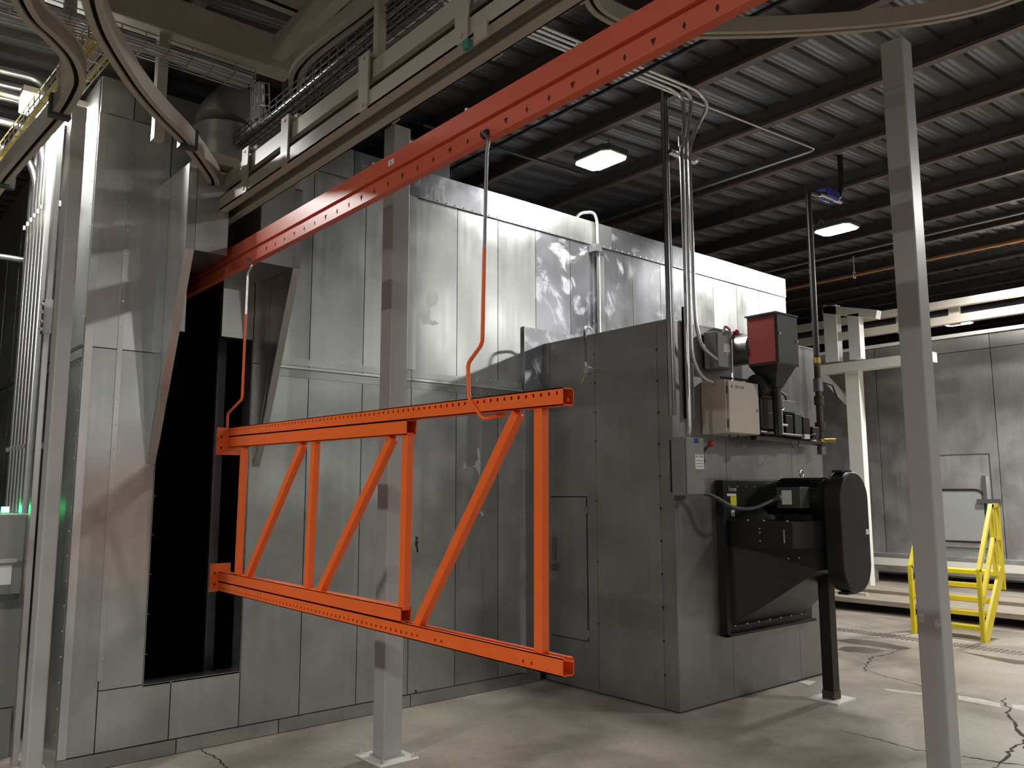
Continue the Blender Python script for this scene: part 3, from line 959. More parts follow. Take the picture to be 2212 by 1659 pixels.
# motor
my, mz, mx = -1.80, 1.545, 6.12
MB().cyl((mx, -1.60, mz), (mx, -2.04, mz), 0.15, 32).build('motor_body', 'black', fan, smooth=True)
MB().cyl((mx, -1.54, mz), (mx, -1.61, mz), 0.135, 32).build('motor_end_bell', 'black', fan, smooth=True)
fn = MB()
for k in range(28):
    a = 2*math.pi*k/28
    c_, s_ = math.cos(a), math.sin(a)
    fn.bar((mx+0.155*c_, -1.66, mz+0.155*s_), (mx+0.155*c_, -2.03, mz+0.155*s_), 0.022, 0.005, up=(s_, 0, -c_))
fn.build('cooling_fins', 'black', fan)
MB().box(mx-0.14, mx+0.14, -1.98, -1.66, 1.376, 1.42).build('motor_foot', 'black', fan)
jb = MB().box(mx-0.27, mx-0.12, -1.97, -1.76, 1.47, 1.635).build('junction_box', 'dkgrey', fan, bevel=0.006)
MB().box(mx-0.2725, mx-0.27, -1.895, -1.81, 1.50, 1.61).build('nameplate', 'label', jb, 'pale nameplate')
rg_ = [(mx+0.024*math.cos(2*math.pi*k/16), my-0.03, mz+0.20+0.024*math.sin(2*math.pi*k/16)) for k in range(17)]
MB().tube(rg_, 0.007, 8).cyl((mx, my-0.03, mz+0.14), (mx, my-0.03, mz+0.18), 0.010, 8).build('lifting_eye', 'steel', fan, smooth=True)
MB().tube(fillet([(5.118, -1.56, 1.60), (5.25, -1.60, 1.57), (5.40, -1.68, 1.47), (5.55, -1.74, 1.465), (5.72, -1.78, 1.52), (5.855, -1.80, 1.56)], 0.12), 0.015, 10).build('motor_cable', 'rubber', fan, smooth=True)
MB().cyl((5.82, -1.797, 1.55), (5.86, -1.80, 1.56), 0.022, 10).build('cable_gland', 'steel', fan)
text_mesh('COOK', 0.036, 'label', (5.60, -1.492, 1.605), (1, 0, 0), (0, 0, 1), 'white_lettering', fan)
MB().box(5.575, 5.70, -1.4925, -1.4905, 1.565, 1.585).build('white_strip_label', 'label', fan, 'white strip label')
MB().box(5.62, 5.70, -1.493, -1.4905, 1.49, 1.563).build('yellow_sticker', 'ystick', fan, 'yellow sticker')
MB().box(5.625, 5.67, -1.493, -1.4905, 1.405, 1.455).build('hanging_tag', 'label', fan, 'small white and red tag')
MB().box(5.505, 5.545, -1.493, -1.4905, 1.385, 1.405).build('small_plate', 'steel_dk', fan)
bt = MB()
for k in range(7):
    bt.ball((5.62+k*0.16, -1.493, 0.56), 0.009, n=6)
    bt.ball((5.75+k*0.12, -1.50, 0.66), 0.006, n=6)
for k in range(6):
    bt.ball((5.52, -1.493, 0.62+k*0.17), 0.007, n=6)
for k in range(4):
    bt.ball((5.60+0.12*k, -1.493, 1.64), 0.007, n=6)
for y_ in (-1.66, -1.80, -2.0):
    bt.ball((5.60, y_, 1.378), 0.011, n=6)
for z_ in (1.32, 1.29, 1.23):
    bt.ball((5.555, -1.79, z_), 0.008, n=6)
bt.box(5.556, 5.56, -2.0, -1.99, 1.22, 1.32)
for y_, z_ in ((-1.78, 1.06), (-1.88, 1.09), (-1.97, 1.10)):
    bt.ball((5.79, y_, z_), 0.008, n=6)
bt.build('bolt_heads', 'bolt', fan, kind='stuff')
# support leg
lg = MB().box(6.135, 6.225, -2.005, -1.915, 0.02, 1.01).build('support_leg', 'black', fan)
MB().box(6.13, 6.23, -2.01, -1.91, 0.012, 0.075).build('leg_socket', 'brownpipe', lg)
MB().box(6.05, 6.33, -2.08, -1.83, 0.0, 0.012).build('foot_plate', 'label', lg, 'pale steel foot plate')
pp = MB().add([onz(1724, 1473, 0.003), onz(1748, 1481, 0.003), onz(1766, 1472, 0.003), onz(1742, 1470, 0.003), onz(1724, 1473, 0.001), onz(1748, 1481, 0.001), onz(1766, 1472, 0.001), onz(1742, 1470, 0.001)],
              [(0, 1, 2, 3), (7, 6, 5, 4), (0, 4, 5, 1), (1, 5, 6, 2), (2, 6, 7, 3), (3, 7, 4, 0)]).build('paper_sheet', 'label')
tag(pp, 'small white paper square lying on the floor behind the black fan leg', 'paper')

# ================================================================== CONDUITS IN FRONT OF THE HEATER
zr = 4.74


def hang(x):
    return 4.425+0.06*x


st1 = thing('strut_channel', (4.89, -1.50, 2.17), 'long vertical steel strut channel from purlin down past the heater corner', 'strut')
s1 = MB()
s1.box(4.868, 4.873, -1.54, -1.50, 2.17, roof(4.89, 0.05)).box(4.907, 4.912, -1.54, -1.50, 2.17, roof(4.89, 0.05)).box(4.868, 4.912, -1.505, -1.50, 2.17, roof(4.89, 0.05))
s1.box(4.868, 4.878, -1.54, -1.537, 2.17, roof(4.89, 0.05)).box(4.902, 4.912, -1.54, -1.537, 2.17, roof(4.89, 0.05))
s1.build('channel', 'steel', st1)
st2 = thing('strut_channel', (5.135, -1.50, 2.16), 'short steel strut channel behind the conduits at the heater corner', 'strut')
s1 = MB()
s1.box(5.110, 5.115, -1.52, HYF, 2.16, 3.04).box(5.150, 5.155, -1.52, HYF, 2.16, 3.04).box(5.11, 5.155, -1.475, HYF, 2.16, 3.04)
s1.build('channel', 'steel', st2)
br = MB().box(4.895, 5.23, -1.575, -1.535, 4.215, 4.245).build('strut_bracket', 'steel')
tag(br, 'short horizontal strut clamping the vertical conduits to the long strut', 'bracket')
MB().cyl((5.20, -1.60, 4.23), (5.20, -1.56, 4.23), 0.016, 10).build('bracket_nut', 'bolt', br)
rr_ = 0.015
runs = [
    (4.985, -1.60, [(4.985, -1.60, 2.35), (4.985, -1.60, 2.06), (4.99, -1.575, 2.01)], 'leftmost steel conduit of the four, running straight down into the lower switch'),
    (5.03, -1.60, [(5.03, -1.60, 3.0), (5.04, -1.60, 2.62), (5.14, -1.60, 2.47), (5.32, -1.60, 2.43)], 'second steel conduit, sweeping at the bottom into the cream cabinet'),
    (5.085, -1.60, [(5.085, -1.60, 3.1), (5.10, -1.60, 2.86), (5.17, -1.60, 2.70), (5.352, -1.60, 2.63)], 'third steel conduit, sweeping into the small upper switch'),
]
for i, (x, y_, low, lab) in enumerate(runs):
    yb = -1.60-0.055*i
    path = [(-5.5, yb, hang(-5.5)), (x-0.10, yb, hang(x)), (x+0.04, yb, hang(x)-0.03), (x+0.035, y_-0.01, 4.45), (x, y_, 4.27)] + low
    if i == 2:
        path = [(-5.5, yb, hang(-5.5)), (x, yb, hang(x)), (x+0.13, yb, hang(x)-0.08), (x+0.10, y_-0.01, 4.50), (x, y_, 4.30)] + low
    o = MB().tube(fillet(path, 0.11, 8), rr_, 10).build('steel_conduit', 'steel', smooth=True)
    tag(o, lab, 'conduit', 'steel conduits running under the roof and down to the switches')
p4 = [(-5.5, -1.54, hang(-5.5)), (7.05, -1.60, hang(7.05)-0.02), (7.02, 0.6, hang(7.02)-0.02), (7.0, 6.5, hang(7.0)-0.02)]
o = MB().tube(fillet(p4, 0.09, 8), 0.011, 10).build('steel_conduit', 'steel', smooth=True)
tag(o, 'thin steel conduit continuing along the roof and turning a square corner', 'conduit', 'steel conduits running under the roof and down to the switches')
for xx, yy, wh in ((4.98, -1.60, 'leftmost'), (5.03, -1.60, 'middle'), (5.085, -1.60, 'rightmost')):
    o = MB().cyl((xx, yy, 4.36), (xx, yy, 4.28), 0.018, 10).build('conduit_coupling', 'steel', smooth=True)
    tag(o, '%s of three small conduit couplings just above the strut bracket' % wh, 'coupling', 'couplings above the strut bracket')
o = MB().tube(fillet([(5.48, -1.58, 2.86), (5.50, -1.58, 2.92), (5.58, -1.58, 2.90), (5.58, -1.58, 2.46)], 0.04), 0.010, 8).build('steel_conduit', 'steel', smooth=True)
tag(o, 'short hooked conduit from the small upper switch down to the cream cabinet', 'conduit')


# ================================================================== POSTS
def post(x0, x1, y0, y1, zt, label, plate=True, bolts=True):
    t = thing('steel_post', ((x0+x1)/2, (y0+y1)/2, 0), label, 'post')
    MB().box(x0, x1, y0, y1, 0.01 if plate else 0.0, zt).build('post_tube', 'grey_post', t, bevel=0.008)
    if plate:
        cx_, cy_ = (x0+x1)/2, (y0+y1)/2
        MB().box(cx_-0.135, cx_+0.135, cy_-0.15, cy_+0.15, 0, 0.012).build('base_plate', 'white', t, 'pale base plate', bevel=0.003)
        for sx in (-1, 1):
            for sy in (-1, 1):
                MB().cyl((cx_+sx*0.11, cy_+sy*0.125, 0.012), (cx_+sx*0.11, cy_+sy*0.125, 0.045), 0.008, 8).cyl((cx_+sx*0.11, cy_+sy*0.125, 0.012), (cx_+sx*0.11, cy_+sy*0.125, 0.024), 0.014, 6).build('anchor_bolt', 'bolt', t)
        # weld gusset
        MB().box(x0-0.012, x1+0.012, y0-0.012, y1+0.012, 0.012, 0.02).build('weld_collar', 'grey_post', t)
    return t


post(2.752, 2.882, -0.985, -0.855, 4.02, 'grey square steel post standing behind the orange frame')
rp = post(4.30, 4.42, -3.615, -3.495, 4.045, 'grey square steel post nearest the right, in front of the yellow steps')
for (a, b, c, d) in (((1983, 1322), (1997, 1326), (1996, 1346), (1984, 1343)), ((2017, 1340), (2031, 1334), (2034, 1352), (2020, 1360))):
    P = [onx(*q, 4.298) for q in (a, b, c, d)]
    MB().prism([tuple(p) for p in P], (0.0015, 0, 0)).build('tape_scrap', 'tape', rp, 'peeling silvery tape scrap')
post(0.945, 1.02, -0.53, -0.40, 3.757, 'grey rectangular post by the left front corner of the oven', True)
q = onz(-30, 100, 3.6)
post(-0.005+q.x-0.1, q.x+0.03, q.y-0.05, q.y+0.08, 4.0, 'grey post at the extreme left edge of the view', False)

# ================================================================== ORANGE LOAD RAIL THROUGH THE OVEN SLOT
RX = 1.885
rail = thing('load_rail', (RX+0.02, -1.6, 2.96), 'long red-orange perforated load rail running out of the oven slot overhead', 'rail')
zb_, zt_ = 2.955, 3.118
zg = zb_+(zt_-zb_)*0.44
mb = MB()
prof = [(-0.022, 0.0), (0.016, 0.0), (0.016, zt_-zb_), (-0.024, zt_-zb_), (-0.024, zg-zb_+0.014), (-0.006, zg-zb_+0.011), (-0.006, zg-zb_-0.001), (-0.022, zg-zb_-0.005)]
mb.sweep([(RX+0.022, -5.15, zb_), (RX+0.022, 1.7, zb_)], prof)
mb.build('rail_beam', 'rail_orange', rail)
ho = MB()
ya, yb_ = onx(728.5, 440, RX).y, onx(869.5, 370, RX).y
pitch = (ya-yb_)/5
y_ = ya
k = 0
yy = ya+pitch*7
while yy > -5.0:
    z0 = zb_+0.030
    s_ = 0.0115
    if k % 3 == 0:
        pts = [(RX-0.0005, yy-s_, z0+s_), (RX-0.0005, yy+s_, z0+s_), (RX-0.0005, yy, z0-s_*1.2)]
    else:
        pts = [(RX-0.0005, yy-s_*0.65, z0), (RX-0.0005, yy, z0+s_*1.1), (RX-0.0005, yy+s_*0.65, z0), (RX-0.0005, yy, z0-s_*1.2)]
    ho.prism([(a_, b_, c_) for a_, b_, c_ in pts], (0.004, 0, 0))
    yy -= pitch
    k += 1
ho.build('keyhole_slots', 'hole', rail, kind='stuff')
p1 = onx(846, 351, RX)
stk = MB().box(RX-0.004, RX-0.002, p1.y-0.022, p1.y+0.022, p1.z-0.012, p1.z+0.012).build('number_sticker', 'label', rail, 'small white sticker')
text_mesh('B', 0.018, 'ink', (RX-0.0041, p1.y+0.006, p1.z-0.006), (0, -1, 0), (0, 0, 1), 'lettering', stk)
for q in ((800, 357), (880, 320), (1000, 258), (1240, 132)):
    p = onx(q[0], q[1], RX)
    MB().cyl((RX+0.02, p.y, zt_-0.002), (RX+0.02, p.y, zt_+0.022), 0.009, 8).build('top_bolt', 'bolt', rail)

# ================================================================== HANGER RODS
for pts, lab, sp in (
    ([(1043, 285), (1056, 300), (1051, 330), (1042, 742), (1011, 785), (1013, 860), (1044, 906), (1058, 897), (1064, 893)],
     'long bent wire hanger hooking the near end of the orange frame', 0.45),
    ([(532, 556), (544, 574), (535, 590), (523, 862), (492, 893), (490, 938), (508, 962), (515, 960)],
     'long bent wire hanger hooking the far end of the orange frame by the oven', 0.30)):
    far = 'far end' in lab
    t = thing('wire_hanger', onx(*pts[-1], 1.86), lab, 'hanger', 'bent hangers between rail and frame')
    P = [onx(x, y, 1.868) for x, y in pts]
    P[0].x += 0.0
    P[-1].x += 0.06
    P[-2].x += 0.04
    path = fillet(P, 0.02, 4)
    cut = 2.637 if far else 2.514
    up = [p for p in path if p.z >= cut]
    lo_ = [p for p in path if p.z < cut]
    # split point on the long straight
    a, b = up[-1], lo_[0]
    m_ = a.lerp(b, (a.z-cut)/(a.z-b.z))
    MB().tube(up+[m_], 0.0072, 10).build('bare_rod', 'steel' if far else 'steel_dk', t, 'bare steel upper rod', smooth=True)
    MB().tube([m_]+lo_, 0.0078, 10).build('coated_rod', 'orange', t, 'orange coated lower rod', smooth=True)
hk = MB()
c_ = onx(1043, 287, 1.87)
hk.box(1.872, 1.884, c_.y-0.022, c_.y+0.020, c_.z-0.008, c_.z+0.010)
hk.box(1.872, 1.884, c_.y-0.004, c_.y+0.008, c_.z-0.022, c_.z-0.006)
tag(hk.build('rail_clip', 'black'), 'small black clip on the side of the orange rail above the near hanger', 'clip')

# ================================================================== ORANGE RACK FRAME
RK = 1.87
rw = 0.052
rack = thing('rack_frame', (RK+0.026, -2.0, 1.0), 'bright orange powder coated rack upright frame hanging sideways from two hangers', 'frame')


def YZ(x, y, X=RK):
    p = onx(x, y, X)
    return (p.y, p.z)


def chan(A, B, name, openbot=False, opentop=False, holes=None, x0=RK, w=rw, t=0.0035):
    """A, B = (y, zlo, zhi) ends; hollow section with optional missing lid and a row of real holes"""
    def q(yfrac, lo, hi):
        y = A[0]+(B[0]-A[0])*yfrac
        zl = A[1]+(B[1]-A[1])*yfrac
        zh = A[2]+(B[2]-A[2])*yfrac
        return y, zl+(zh-zl)*lo, zl+(zh-zl)*hi
    mb = MB()

    def slab(f0, f1, lo, hi, xa, xb, mi=0):
        y0_, l0, h0 = q(f0, lo, hi)
        y1_, l1, h1 = q(f1, lo, hi)
        vs = [(xa, y0_, l0), (xb, y0_, l0), (xb, y0_, h0), (xa, y0_, h0), (xa, y1_, l1), (xb, y1_, l1), (xb, y1_, h1), (xa, y1_, h1)]
        mb.add(vs, [(0, 3, 2, 1), (4, 5, 6, 7), (0, 1, 5, 4), (1, 2, 6, 5), (2, 3, 7, 6), (3, 0, 4, 7)], mi)
    hz = abs(A[2]-A[1])
    k = t/hz
    slab(0, 1, 0, 1, x0+w-t, x0+w)
    if opentop:
        slab(0, 1, 1-k, 1, x0, x0+w*0.28)
        slab(0, 1, 1-k, 1, x0+w*0.72, x0+w)
    else:
        slab(0, 1, 1-k, 1, x0, x0+w)
    slab(0, 1, 0, k, x0, x0+w)
    if not holes:
        slab(0, 1, 0, 1, x0, x0+t)
    else:
        lo, hi, hl = holes['lo'], holes['hi'], holes['len']
        slab(0, 1, 0, lo, x0, x0+t)
        slab(0, 1, hi, 1, x0, x0+t)
        L = abs(B[0]-A[0])
        prev = 0.0
        for yh in sorted(holes['ys'], reverse=(B[0] < A[0])):
            f = (yh-A[0])/(B[0]-A[0])
            hf = hl/2/L
            if f-hf <= prev or f+hf >= 1:
                continue
            slab(prev, f-hf, lo, hi, x0, x0+t)
            prev = f+hf
        slab(prev, 1, lo, hi, x0, x0+t)
    mb.build(name, 'orange', rack)


# hole pitch measured at the near end of upper post
yh0 = YZ(1202.8, 848)[0]
ph = (YZ(1136, 857)[0]-yh0)/4
A = (YZ(494, 943)[0], YZ(494, 943)[1], YZ(494, 924)[1])
B = (YZ(1215.3, 874.7)[0], YZ(1215.3, 874.7)[1], YZ(1216.5, 836.2)[1])
ys = []
k = 0
while yh0+k*ph < A[0]-0.01:
    ys.append(yh0+k*ph)
    k += 1
chan(A, B, 'outer_post', holes=dict(lo=0.60, hi=0.80, len=0.010, ys=ys))
A2 = (YZ(487, 967)[0], YZ(487, 967)[1], A[1]-0.0005)
e = YZ(877.5, 938)
fr = (e[0]-A[0])/(B[0]-A[0])
B2 = (e[0], e[1], A[1]+(B[1]-A[1])*fr-0.0005)
chan(A2, B2, 'inner_post', holes=None)
# lower side
L0 = (YZ(470, 1276.6)[0], YZ(470, 1276.6)[1], YZ(470, 1256)[1])
L1 = (YZ(1215, 1463.4)[0], YZ(1215, 1463.4)[1], YZ(1216, 1423.6)[1])
ye = YZ(902, 1376)[0]
ys2 = []
yy = L0[0]-0.02
while yy > ye:
    ys2.append(yy)
    yy -= ph
ys2 += [YZ(940, 1385)[0], YZ(953, 1388)[0], YZ(1130, 1430)[0], YZ(1148, 1434)[0]]
chan(L0, L1, 'outer_post', opentop=True, holes=dict(lo=0.26, hi=0.46, len=0.010, ys=ys2))
e = YZ(865, 1341)
fr = (e[0]-L0[0])/(L1[0]-L0[0])
M0 = (L0[0], L0[2]+0.0005, YZ(471.6, 1234.4)[1])
M1 = (e[0], L0[2]+(L1[2]-L0[2])*fr+0.0005, YZ(862, 1312)[1])
chan(M0, M1, 'inner_post')
# braces
BX0, BX1 = RK+0.008, RK+0.042


def brace(top, bot, name, w=0.040):
    (ya_, za), (yb2, zb2) = YZ(*top, BX0), YZ(*bot, BX0)
    d = Vector((0, yb2-ya_, zb2-za)).normalized()
    n_ = Vector((0, d.z, -d.y))
    if n_.y > 0:
        n_ = -n_
    p = [Vector((BX0, ya_, za)), Vector((BX0, yb2, zb2)), Vector((BX0, yb2, zb2))+n_*w, Vector((BX0, ya_, za))+n_*w]
    MB().prism(p, (BX1-BX0, 0, 0)).build(name, 'orange', rack, bevel=0.003)


brace((519, 966), (505.7, 1240), 'vertical_brace')
brace((671.5, 952), (654.6, 1272), 'vertical_brace')
brace((868.6, 935), (859, 1317), 'vertical_brace')
brace((1152.6, 881), (1152.7, 1408), 'vertical_brace')
brace((646.5, 955), (526, 1243), 'diagonal_brace')
brace((838, 939), (681, 1275), 'diagonal_brace')
brace((1105.6, 885), (889, 1350), 'diagonal_brace')
# base plates at the far end (perpendicular to the posts)
for (x0, yt), (xb, yb3) in (((469.5, 923), (467, 982)), ((454.5, 1218), (451.5, 1278.7))):
    yp = A[0]+0.0 if yt < 1000 else L0[0]
    p = ony(x0, yt, yp)
    q = ony(xb, yb3, yp)
    pl = MB().box(p.x, RK+rw+0.02, yp, yp+0.006, q.z, p.z).build('foot_plate', 'orange', rack)
    for fz in (0.35, 0.75):
        MB().cyl((p.x+0.028, yp-0.001, q.z+(p.z-q.z)*(1-fz)), (p.x+0.028, yp+0.001, q.z+(p.z-q.z)*(1-fz)), 0.007, 10).build('bolt_hole', 'hole', pl)

# ================================================================== OVERHEAD CONVEYOR TRACKS
tw = 0.075
th = 0.085
cprof = [(-tw/2, 0), (-0.010, 0), (-0.010, 0.012), (-tw/2+0.01, 0.012), (-tw/2+0.01, th-0.01), (tw/2-0.01, th-0.01), (tw/2-0.01, 0.012), (0.010, 0.012), (0.010, 0), (tw/2, 0), (tw/2, th), (-tw/2, th)]


def track(path, label, hangers=(), group=None, z_ref=0):
    t = thing('enclosed_track', path[0], label, 'track', group)
    MB().sweep(path, cprof).build('track_tube', 'beige', t, smooth=False)
    dk = [(-tw/2+0.011, 0.030), (tw/2-0.011, 0.030), (tw/2-0.011, 0.034), (-tw/2+0.011, 0.034)]
    MB().sweep(path, dk).build('trolley_gap', 'slot', t, 'dark slot')
    for hx in hangers:
        MB().box(hx[0]-0.048, hx[0]+0.048, hx[1]-0.025, hx[1]+0.025, hx[2]-0.018, hx[2]+th+0.012).build('track_clamp', 'dkgrey', t, 'dark clamp')
    return t


def smoothpath(pts, n=8):
    P = [Vector(p) for p in pts]
    out = []
    for i in range(len(P)-1):
        p0, p1, p2, p3 = P[max(i-1, 0)], P[i], P[i+1], P[min(i+2, len(P)-1)]
        for k in range(n):
            t = k/n
            out.append(0.5*((2*p1)+(p2-p0)*t+(2*p0-5*p1+4*p2-p3)*t*t+(3*p1-p0-3*p2+p3)*t**3))
    out.append(P[-1])
    return out


zA = 3.48
pa = [onz(x, y, zA) for x, y in ((462, 400), (440, 360), (400, 308), (345, 252), (300, 200), (262, 145), (228, 88), (208, 40), (196, -10), (190, -80))]
pa[0] = Vector((1.738, -0.40, zA))
pa.insert(1, Vector((1.735, -0.55, zA)))
track(smoothpath(pa), 'curved beige enclosed track snaking down into the notch of the oven hood', [onz(405, 315, zA)])
pb = [onz(x, y, zA) for x, y in ((-60, 480), (5, 395), (70, 318), (128, 250), (158, 200), (165, 170), (150, 128), (112, 85), (70, 45), (40, -10), (30, -80))]
track(smoothpath(pb), 'curved beige enclosed track with hooked bend at the upper left corner', [onz(128, 248, zA), onz(12, 400, zA)])
zC = 3.95
pc = [onz(x, y, zC) for x, y in ((637, 205), (640, 165), (665, 130), (720, 85), (790, 33), (860, -25), (960, -100))]
tc_ = track(smoothpath(pc), 'beige enclosed track ending in a dark cap above the cable tray', [])
e0 = pc[0]
MB().box(e0.x-0.045, e0.x+0.045, e0.y, e0.y+0.09, zC-0.06, zC+0.09).build('end_cap', 'dkgrey', tc_, 'dark end cap')
zD = 4.05
pd = [onz(x, y, zD) for x, y in ((1262, -60), (1278, 5), (1310, 38), (1380, 66), (1480, 76), (1600, 76), (1700, 73), (1820, 66), (1930, 56), (2020, 44), (2110, 25), (2200, -4), (2290, -40), (2400, -95))]
track(smoothpath(pd), 'wide sweeping grey-beige track curving over the right hand post', [])

# power and free double track above the load rail
pf = thing('power_free_track', (1.88, -2.0, 3.33), 'straight two tier beige conveyor track with hung yoke brackets above the orange rail', 'track')
y0, y1 = 0.5, -5.3
fx0, fx1 = 1.788, 1.955
zf = 3.33
for s_, xx in ((1, fx0), (-1, fx1)):
    a, b = (xx, xx+0.055) if s_ > 0 else (xx-0.055, xx)
    w_ = MB()
    if s_ > 0:
        w_.box(a, a+0.006, y1, y0, zf, zf+0.085)
    else:
        w_.box(b-0.006, b, y1, y0, zf, zf+0.085)
    w_.box(a, b, y1, y0, zf, zf+0.006).box(a, b, y1, y0, zf+0.079, zf+0.085)
    w_.build('free_rail', 'beige', pf)
ux = 1.80
MB().sweep([(ux+0.045, y1, zf+0.145), (ux+0.045, y0-0.6, zf+0.145)], cprof).build('power_rail', 'beige', pf)
for q in ((530, 383), (616, 325), (787, 200), (1000, 55), (1190, -60)):
    yy = onx(q[0], q[1], fx0).y
    kmb = MB()
    kmb.prism([(fx0-0.008, yy-0.045, zf+0.27), (fx0-0.008, yy+0.045, zf+0.27), (fx0-0.008, yy+0.042, zf+0.02), (fx0-0.008, yy+0.03, zf-0.005), (fx0-0.008, yy-0.03, zf-0.005), (fx0-0.008, yy-0.042, zf+0.02)], (0.008, 0, 0))
    kmb.box(fx0, fx1+0.008, yy-0.03, yy+0.03, zf+0.255, zf+0.27)
    kmb.prism([(fx1, yy-0.045, zf+0.27), (fx1, yy+0.045, zf+0.27), (fx1, yy+0.03, zf-0.005), (fx1, yy-0.03, zf-0.005)], (0.008, 0, 0))
    kmb.cyl((fx0-0.013, yy, zf+0.02), (fx0-0.008, yy, zf+0.02), 0.010, 10)
    kmb.cyl((fx0-0.013, yy, zf+0.245), (fx0-0.008, yy, zf+0.245), 0.008, 10)
    kmb.build('yoke_bracket', 'beige', pf)
    MB().box(1.84, 1.885, yy-0.02, yy+0.02, zf+0.27, zf+(0.30 if q[0] < 700 else 0.92)).build('drop_hanger', 'dkgrey' if q[0] > 900 else 'beige', pf)
# beige cross member under the double track that carries the post heads
sn = thing('limit_sensor', (1.83, -3.1, 3.3), 'teal sensor clipped to the beige track bracket above the orange rail', 'sensor')
c_ = onx(1012, 98, 1.775)
MB().box(1.755, 1.785, c_.y-0.018, c_.y+0.018, c_.z-0.018, c_.z+0.018).build('sensor_body', 'teal', sn, bevel=0.004)
MB().tube(fillet([(1.77, c_.y, c_.z+0.018), (1.77, c_.y+0.01, c_.z+0.08), (1.775, c_.y-0.01, c_.z+0.2), (1.79, c_.y-0.03, c_.z+0.3)], 0.05), 0.003, 6).build('sensor_cable', 'cable', sn)
MB().box(1.776, 1.786, c_.y-0.11, c_.y-0.03, c_.z-0.01, c_.z+0.055).build('mounting_plate', 'beige', sn)


def basket(p, q, w, h, label, cables, step=0.10, vertical=False, wire='steel'):
    """wire basket tray between p and q (centre of floor) with cables in it"""
    p, q = Vector(p), Vector(q)
    t = thing('cable_tray', p, label, 'tray')
    d = (q-p)
    L = d.length
    d.normalize()
    up = Vector((0, 0, 1)) if not vertical else Vector((1, 0, 0))
    sd = d.cross(up).normalized()
    up = sd.cross(d)
    mb = MB()
    r_ = 0.0028
    for i in range(6):
        o = sd*(w*(i/5-0.5))
        mb.bar(p+o, q+o, r_*2, r_*2)
    for s_ in (-1, 1):
        for hh in (0.5, 1.0):
            o = sd*(w*0.5*s_)+up*h*hh
            mb.bar(p+o, q+o, r_*2, r_*2)
    n_ = int(L/step)
    for k in range(n_+1):
        c = p+d*(L*k/max(1, n_))
        mb.bar(c-sd*w/2, c+sd*w/2, r_*2, r_*2)
        for s_ in (-1, 1):
            mb.bar(c+sd*w/2*s_, c+sd*w/2*s_+up*h, r_*2, r_*2, up=d)
    mb.build('wire_basket', wire, t)
    for j, (r2, m_) in enumerate(cables):
        u_ = (j+0.5)/len(cables)-0.5
        pts = []
        for k in range(13):
            wv = 0.15*w*math.sin(k*1.1+j*2)
            pts.append(p+d*(L*k/12)+sd*(u_*w*0.85+wv*0.4)+up*(r2+0.006+0.004*math.sin(k+j)))
        MB().tube(pts, r2, 8).build('cable', m_, t, smooth=True)
    return t


basket((1.945, -0.38, 3.80), (1.945, -5.2, 3.80), 0.13, 0.07, 'long dark wire basket tray of cables above the double track', [(0.017, 'cable'), (0.012, 'rubber'), (0.012, 'cable'), (0.018, 'rubber'), (0.010, 'steel')], step=0.09, wire='steel_dk')
basket((0.45, -0.90, 4.0), (1.80, -0.90, 4.0), 0.16, 0.07, 'wire basket tray of cables hung along the underside of the big beam', [(0.018, 'cable'), (0.015, 'white'), (0.018, 'cable')], step=0.12)
basket((1.83, -0.90, 4.02), (1.86, -0.86, 3.83), 0.13, 0.06, 'short vertical wire basket dropping cables to the long tray', [(0.016, 'cable'), (0.02, 'steel'), (0.014, 'cable')], step=0.05, vertical=True)
ty0, ty1 = onz(225, 95, 3.90), onz(-20, 400, 3.65)
basket(ty0, ty1, 0.15, 0.08, 'bright wire basket of yellow and grey cables sloping down at the upper left', [(0.016, 'ycable'), (0.013, 'ycable'), (0.015, 'cable'), (0.012, 'ycable')], step=0.09)

# carrying steel
bs = thing('support_beam', (1.2, -0.7, 4.22), 'large grey box beam crossing overhead at the upper left', 'beam')
MB().box(0.2, 2.22, -0.80, -0.66, 4.22, 4.44).build('beam_tube', 'beige', bs, bevel=0.006)
for xx in (0.86, 1.345):
    MB().box(xx-0.028, xx+0.028, -0.76, -0.70, 3.585, 4.22).build('drop_post', 'beige', bs)
bs2 = thing('support_beam', (1.6, -1.7, 4.4), 'dark grey channel beam crossing overhead above the tracks', 'beam')
_e = onz(666, 38, 4.36)
MB().box(_e.x-1.5, _e.x, _e.y-0.012, _e.y+0.05, 4.36, 4.372).box(_e.x-1.5, _e.x, _e.y-0.012, _e.y, 4.36, 4.52).build('beam_tube', 'beige', bs2)
MB().box(_e.x, _e.x+0.05, _e.y-0.03, _e.y+0.03, 3.98, 4.52).build('drop_post', 'dkgrey', bs2)
bs3 = MB().box(1.93, 2.0, -5.3, -0.9, 4.22, 4.36).build('support_beam', 'beige')
tag(bs3, 'beige lengthwise beam above the wire basket tray', 'beam')
dp = thing('wall_plenum', (2.9, -0.1, 3.6), 'dark fan housing behind the middle post above the rail', 'duct')
pc_ = [ony(x, y, -0.05) for x, y in ((850, 265), (915, 200), (920, 300), (850, 345))]
MB().box(3.46, 3.95, 0.05, 0.55, OT, OT+0.28).build('housing', 'dkgrey', dp)

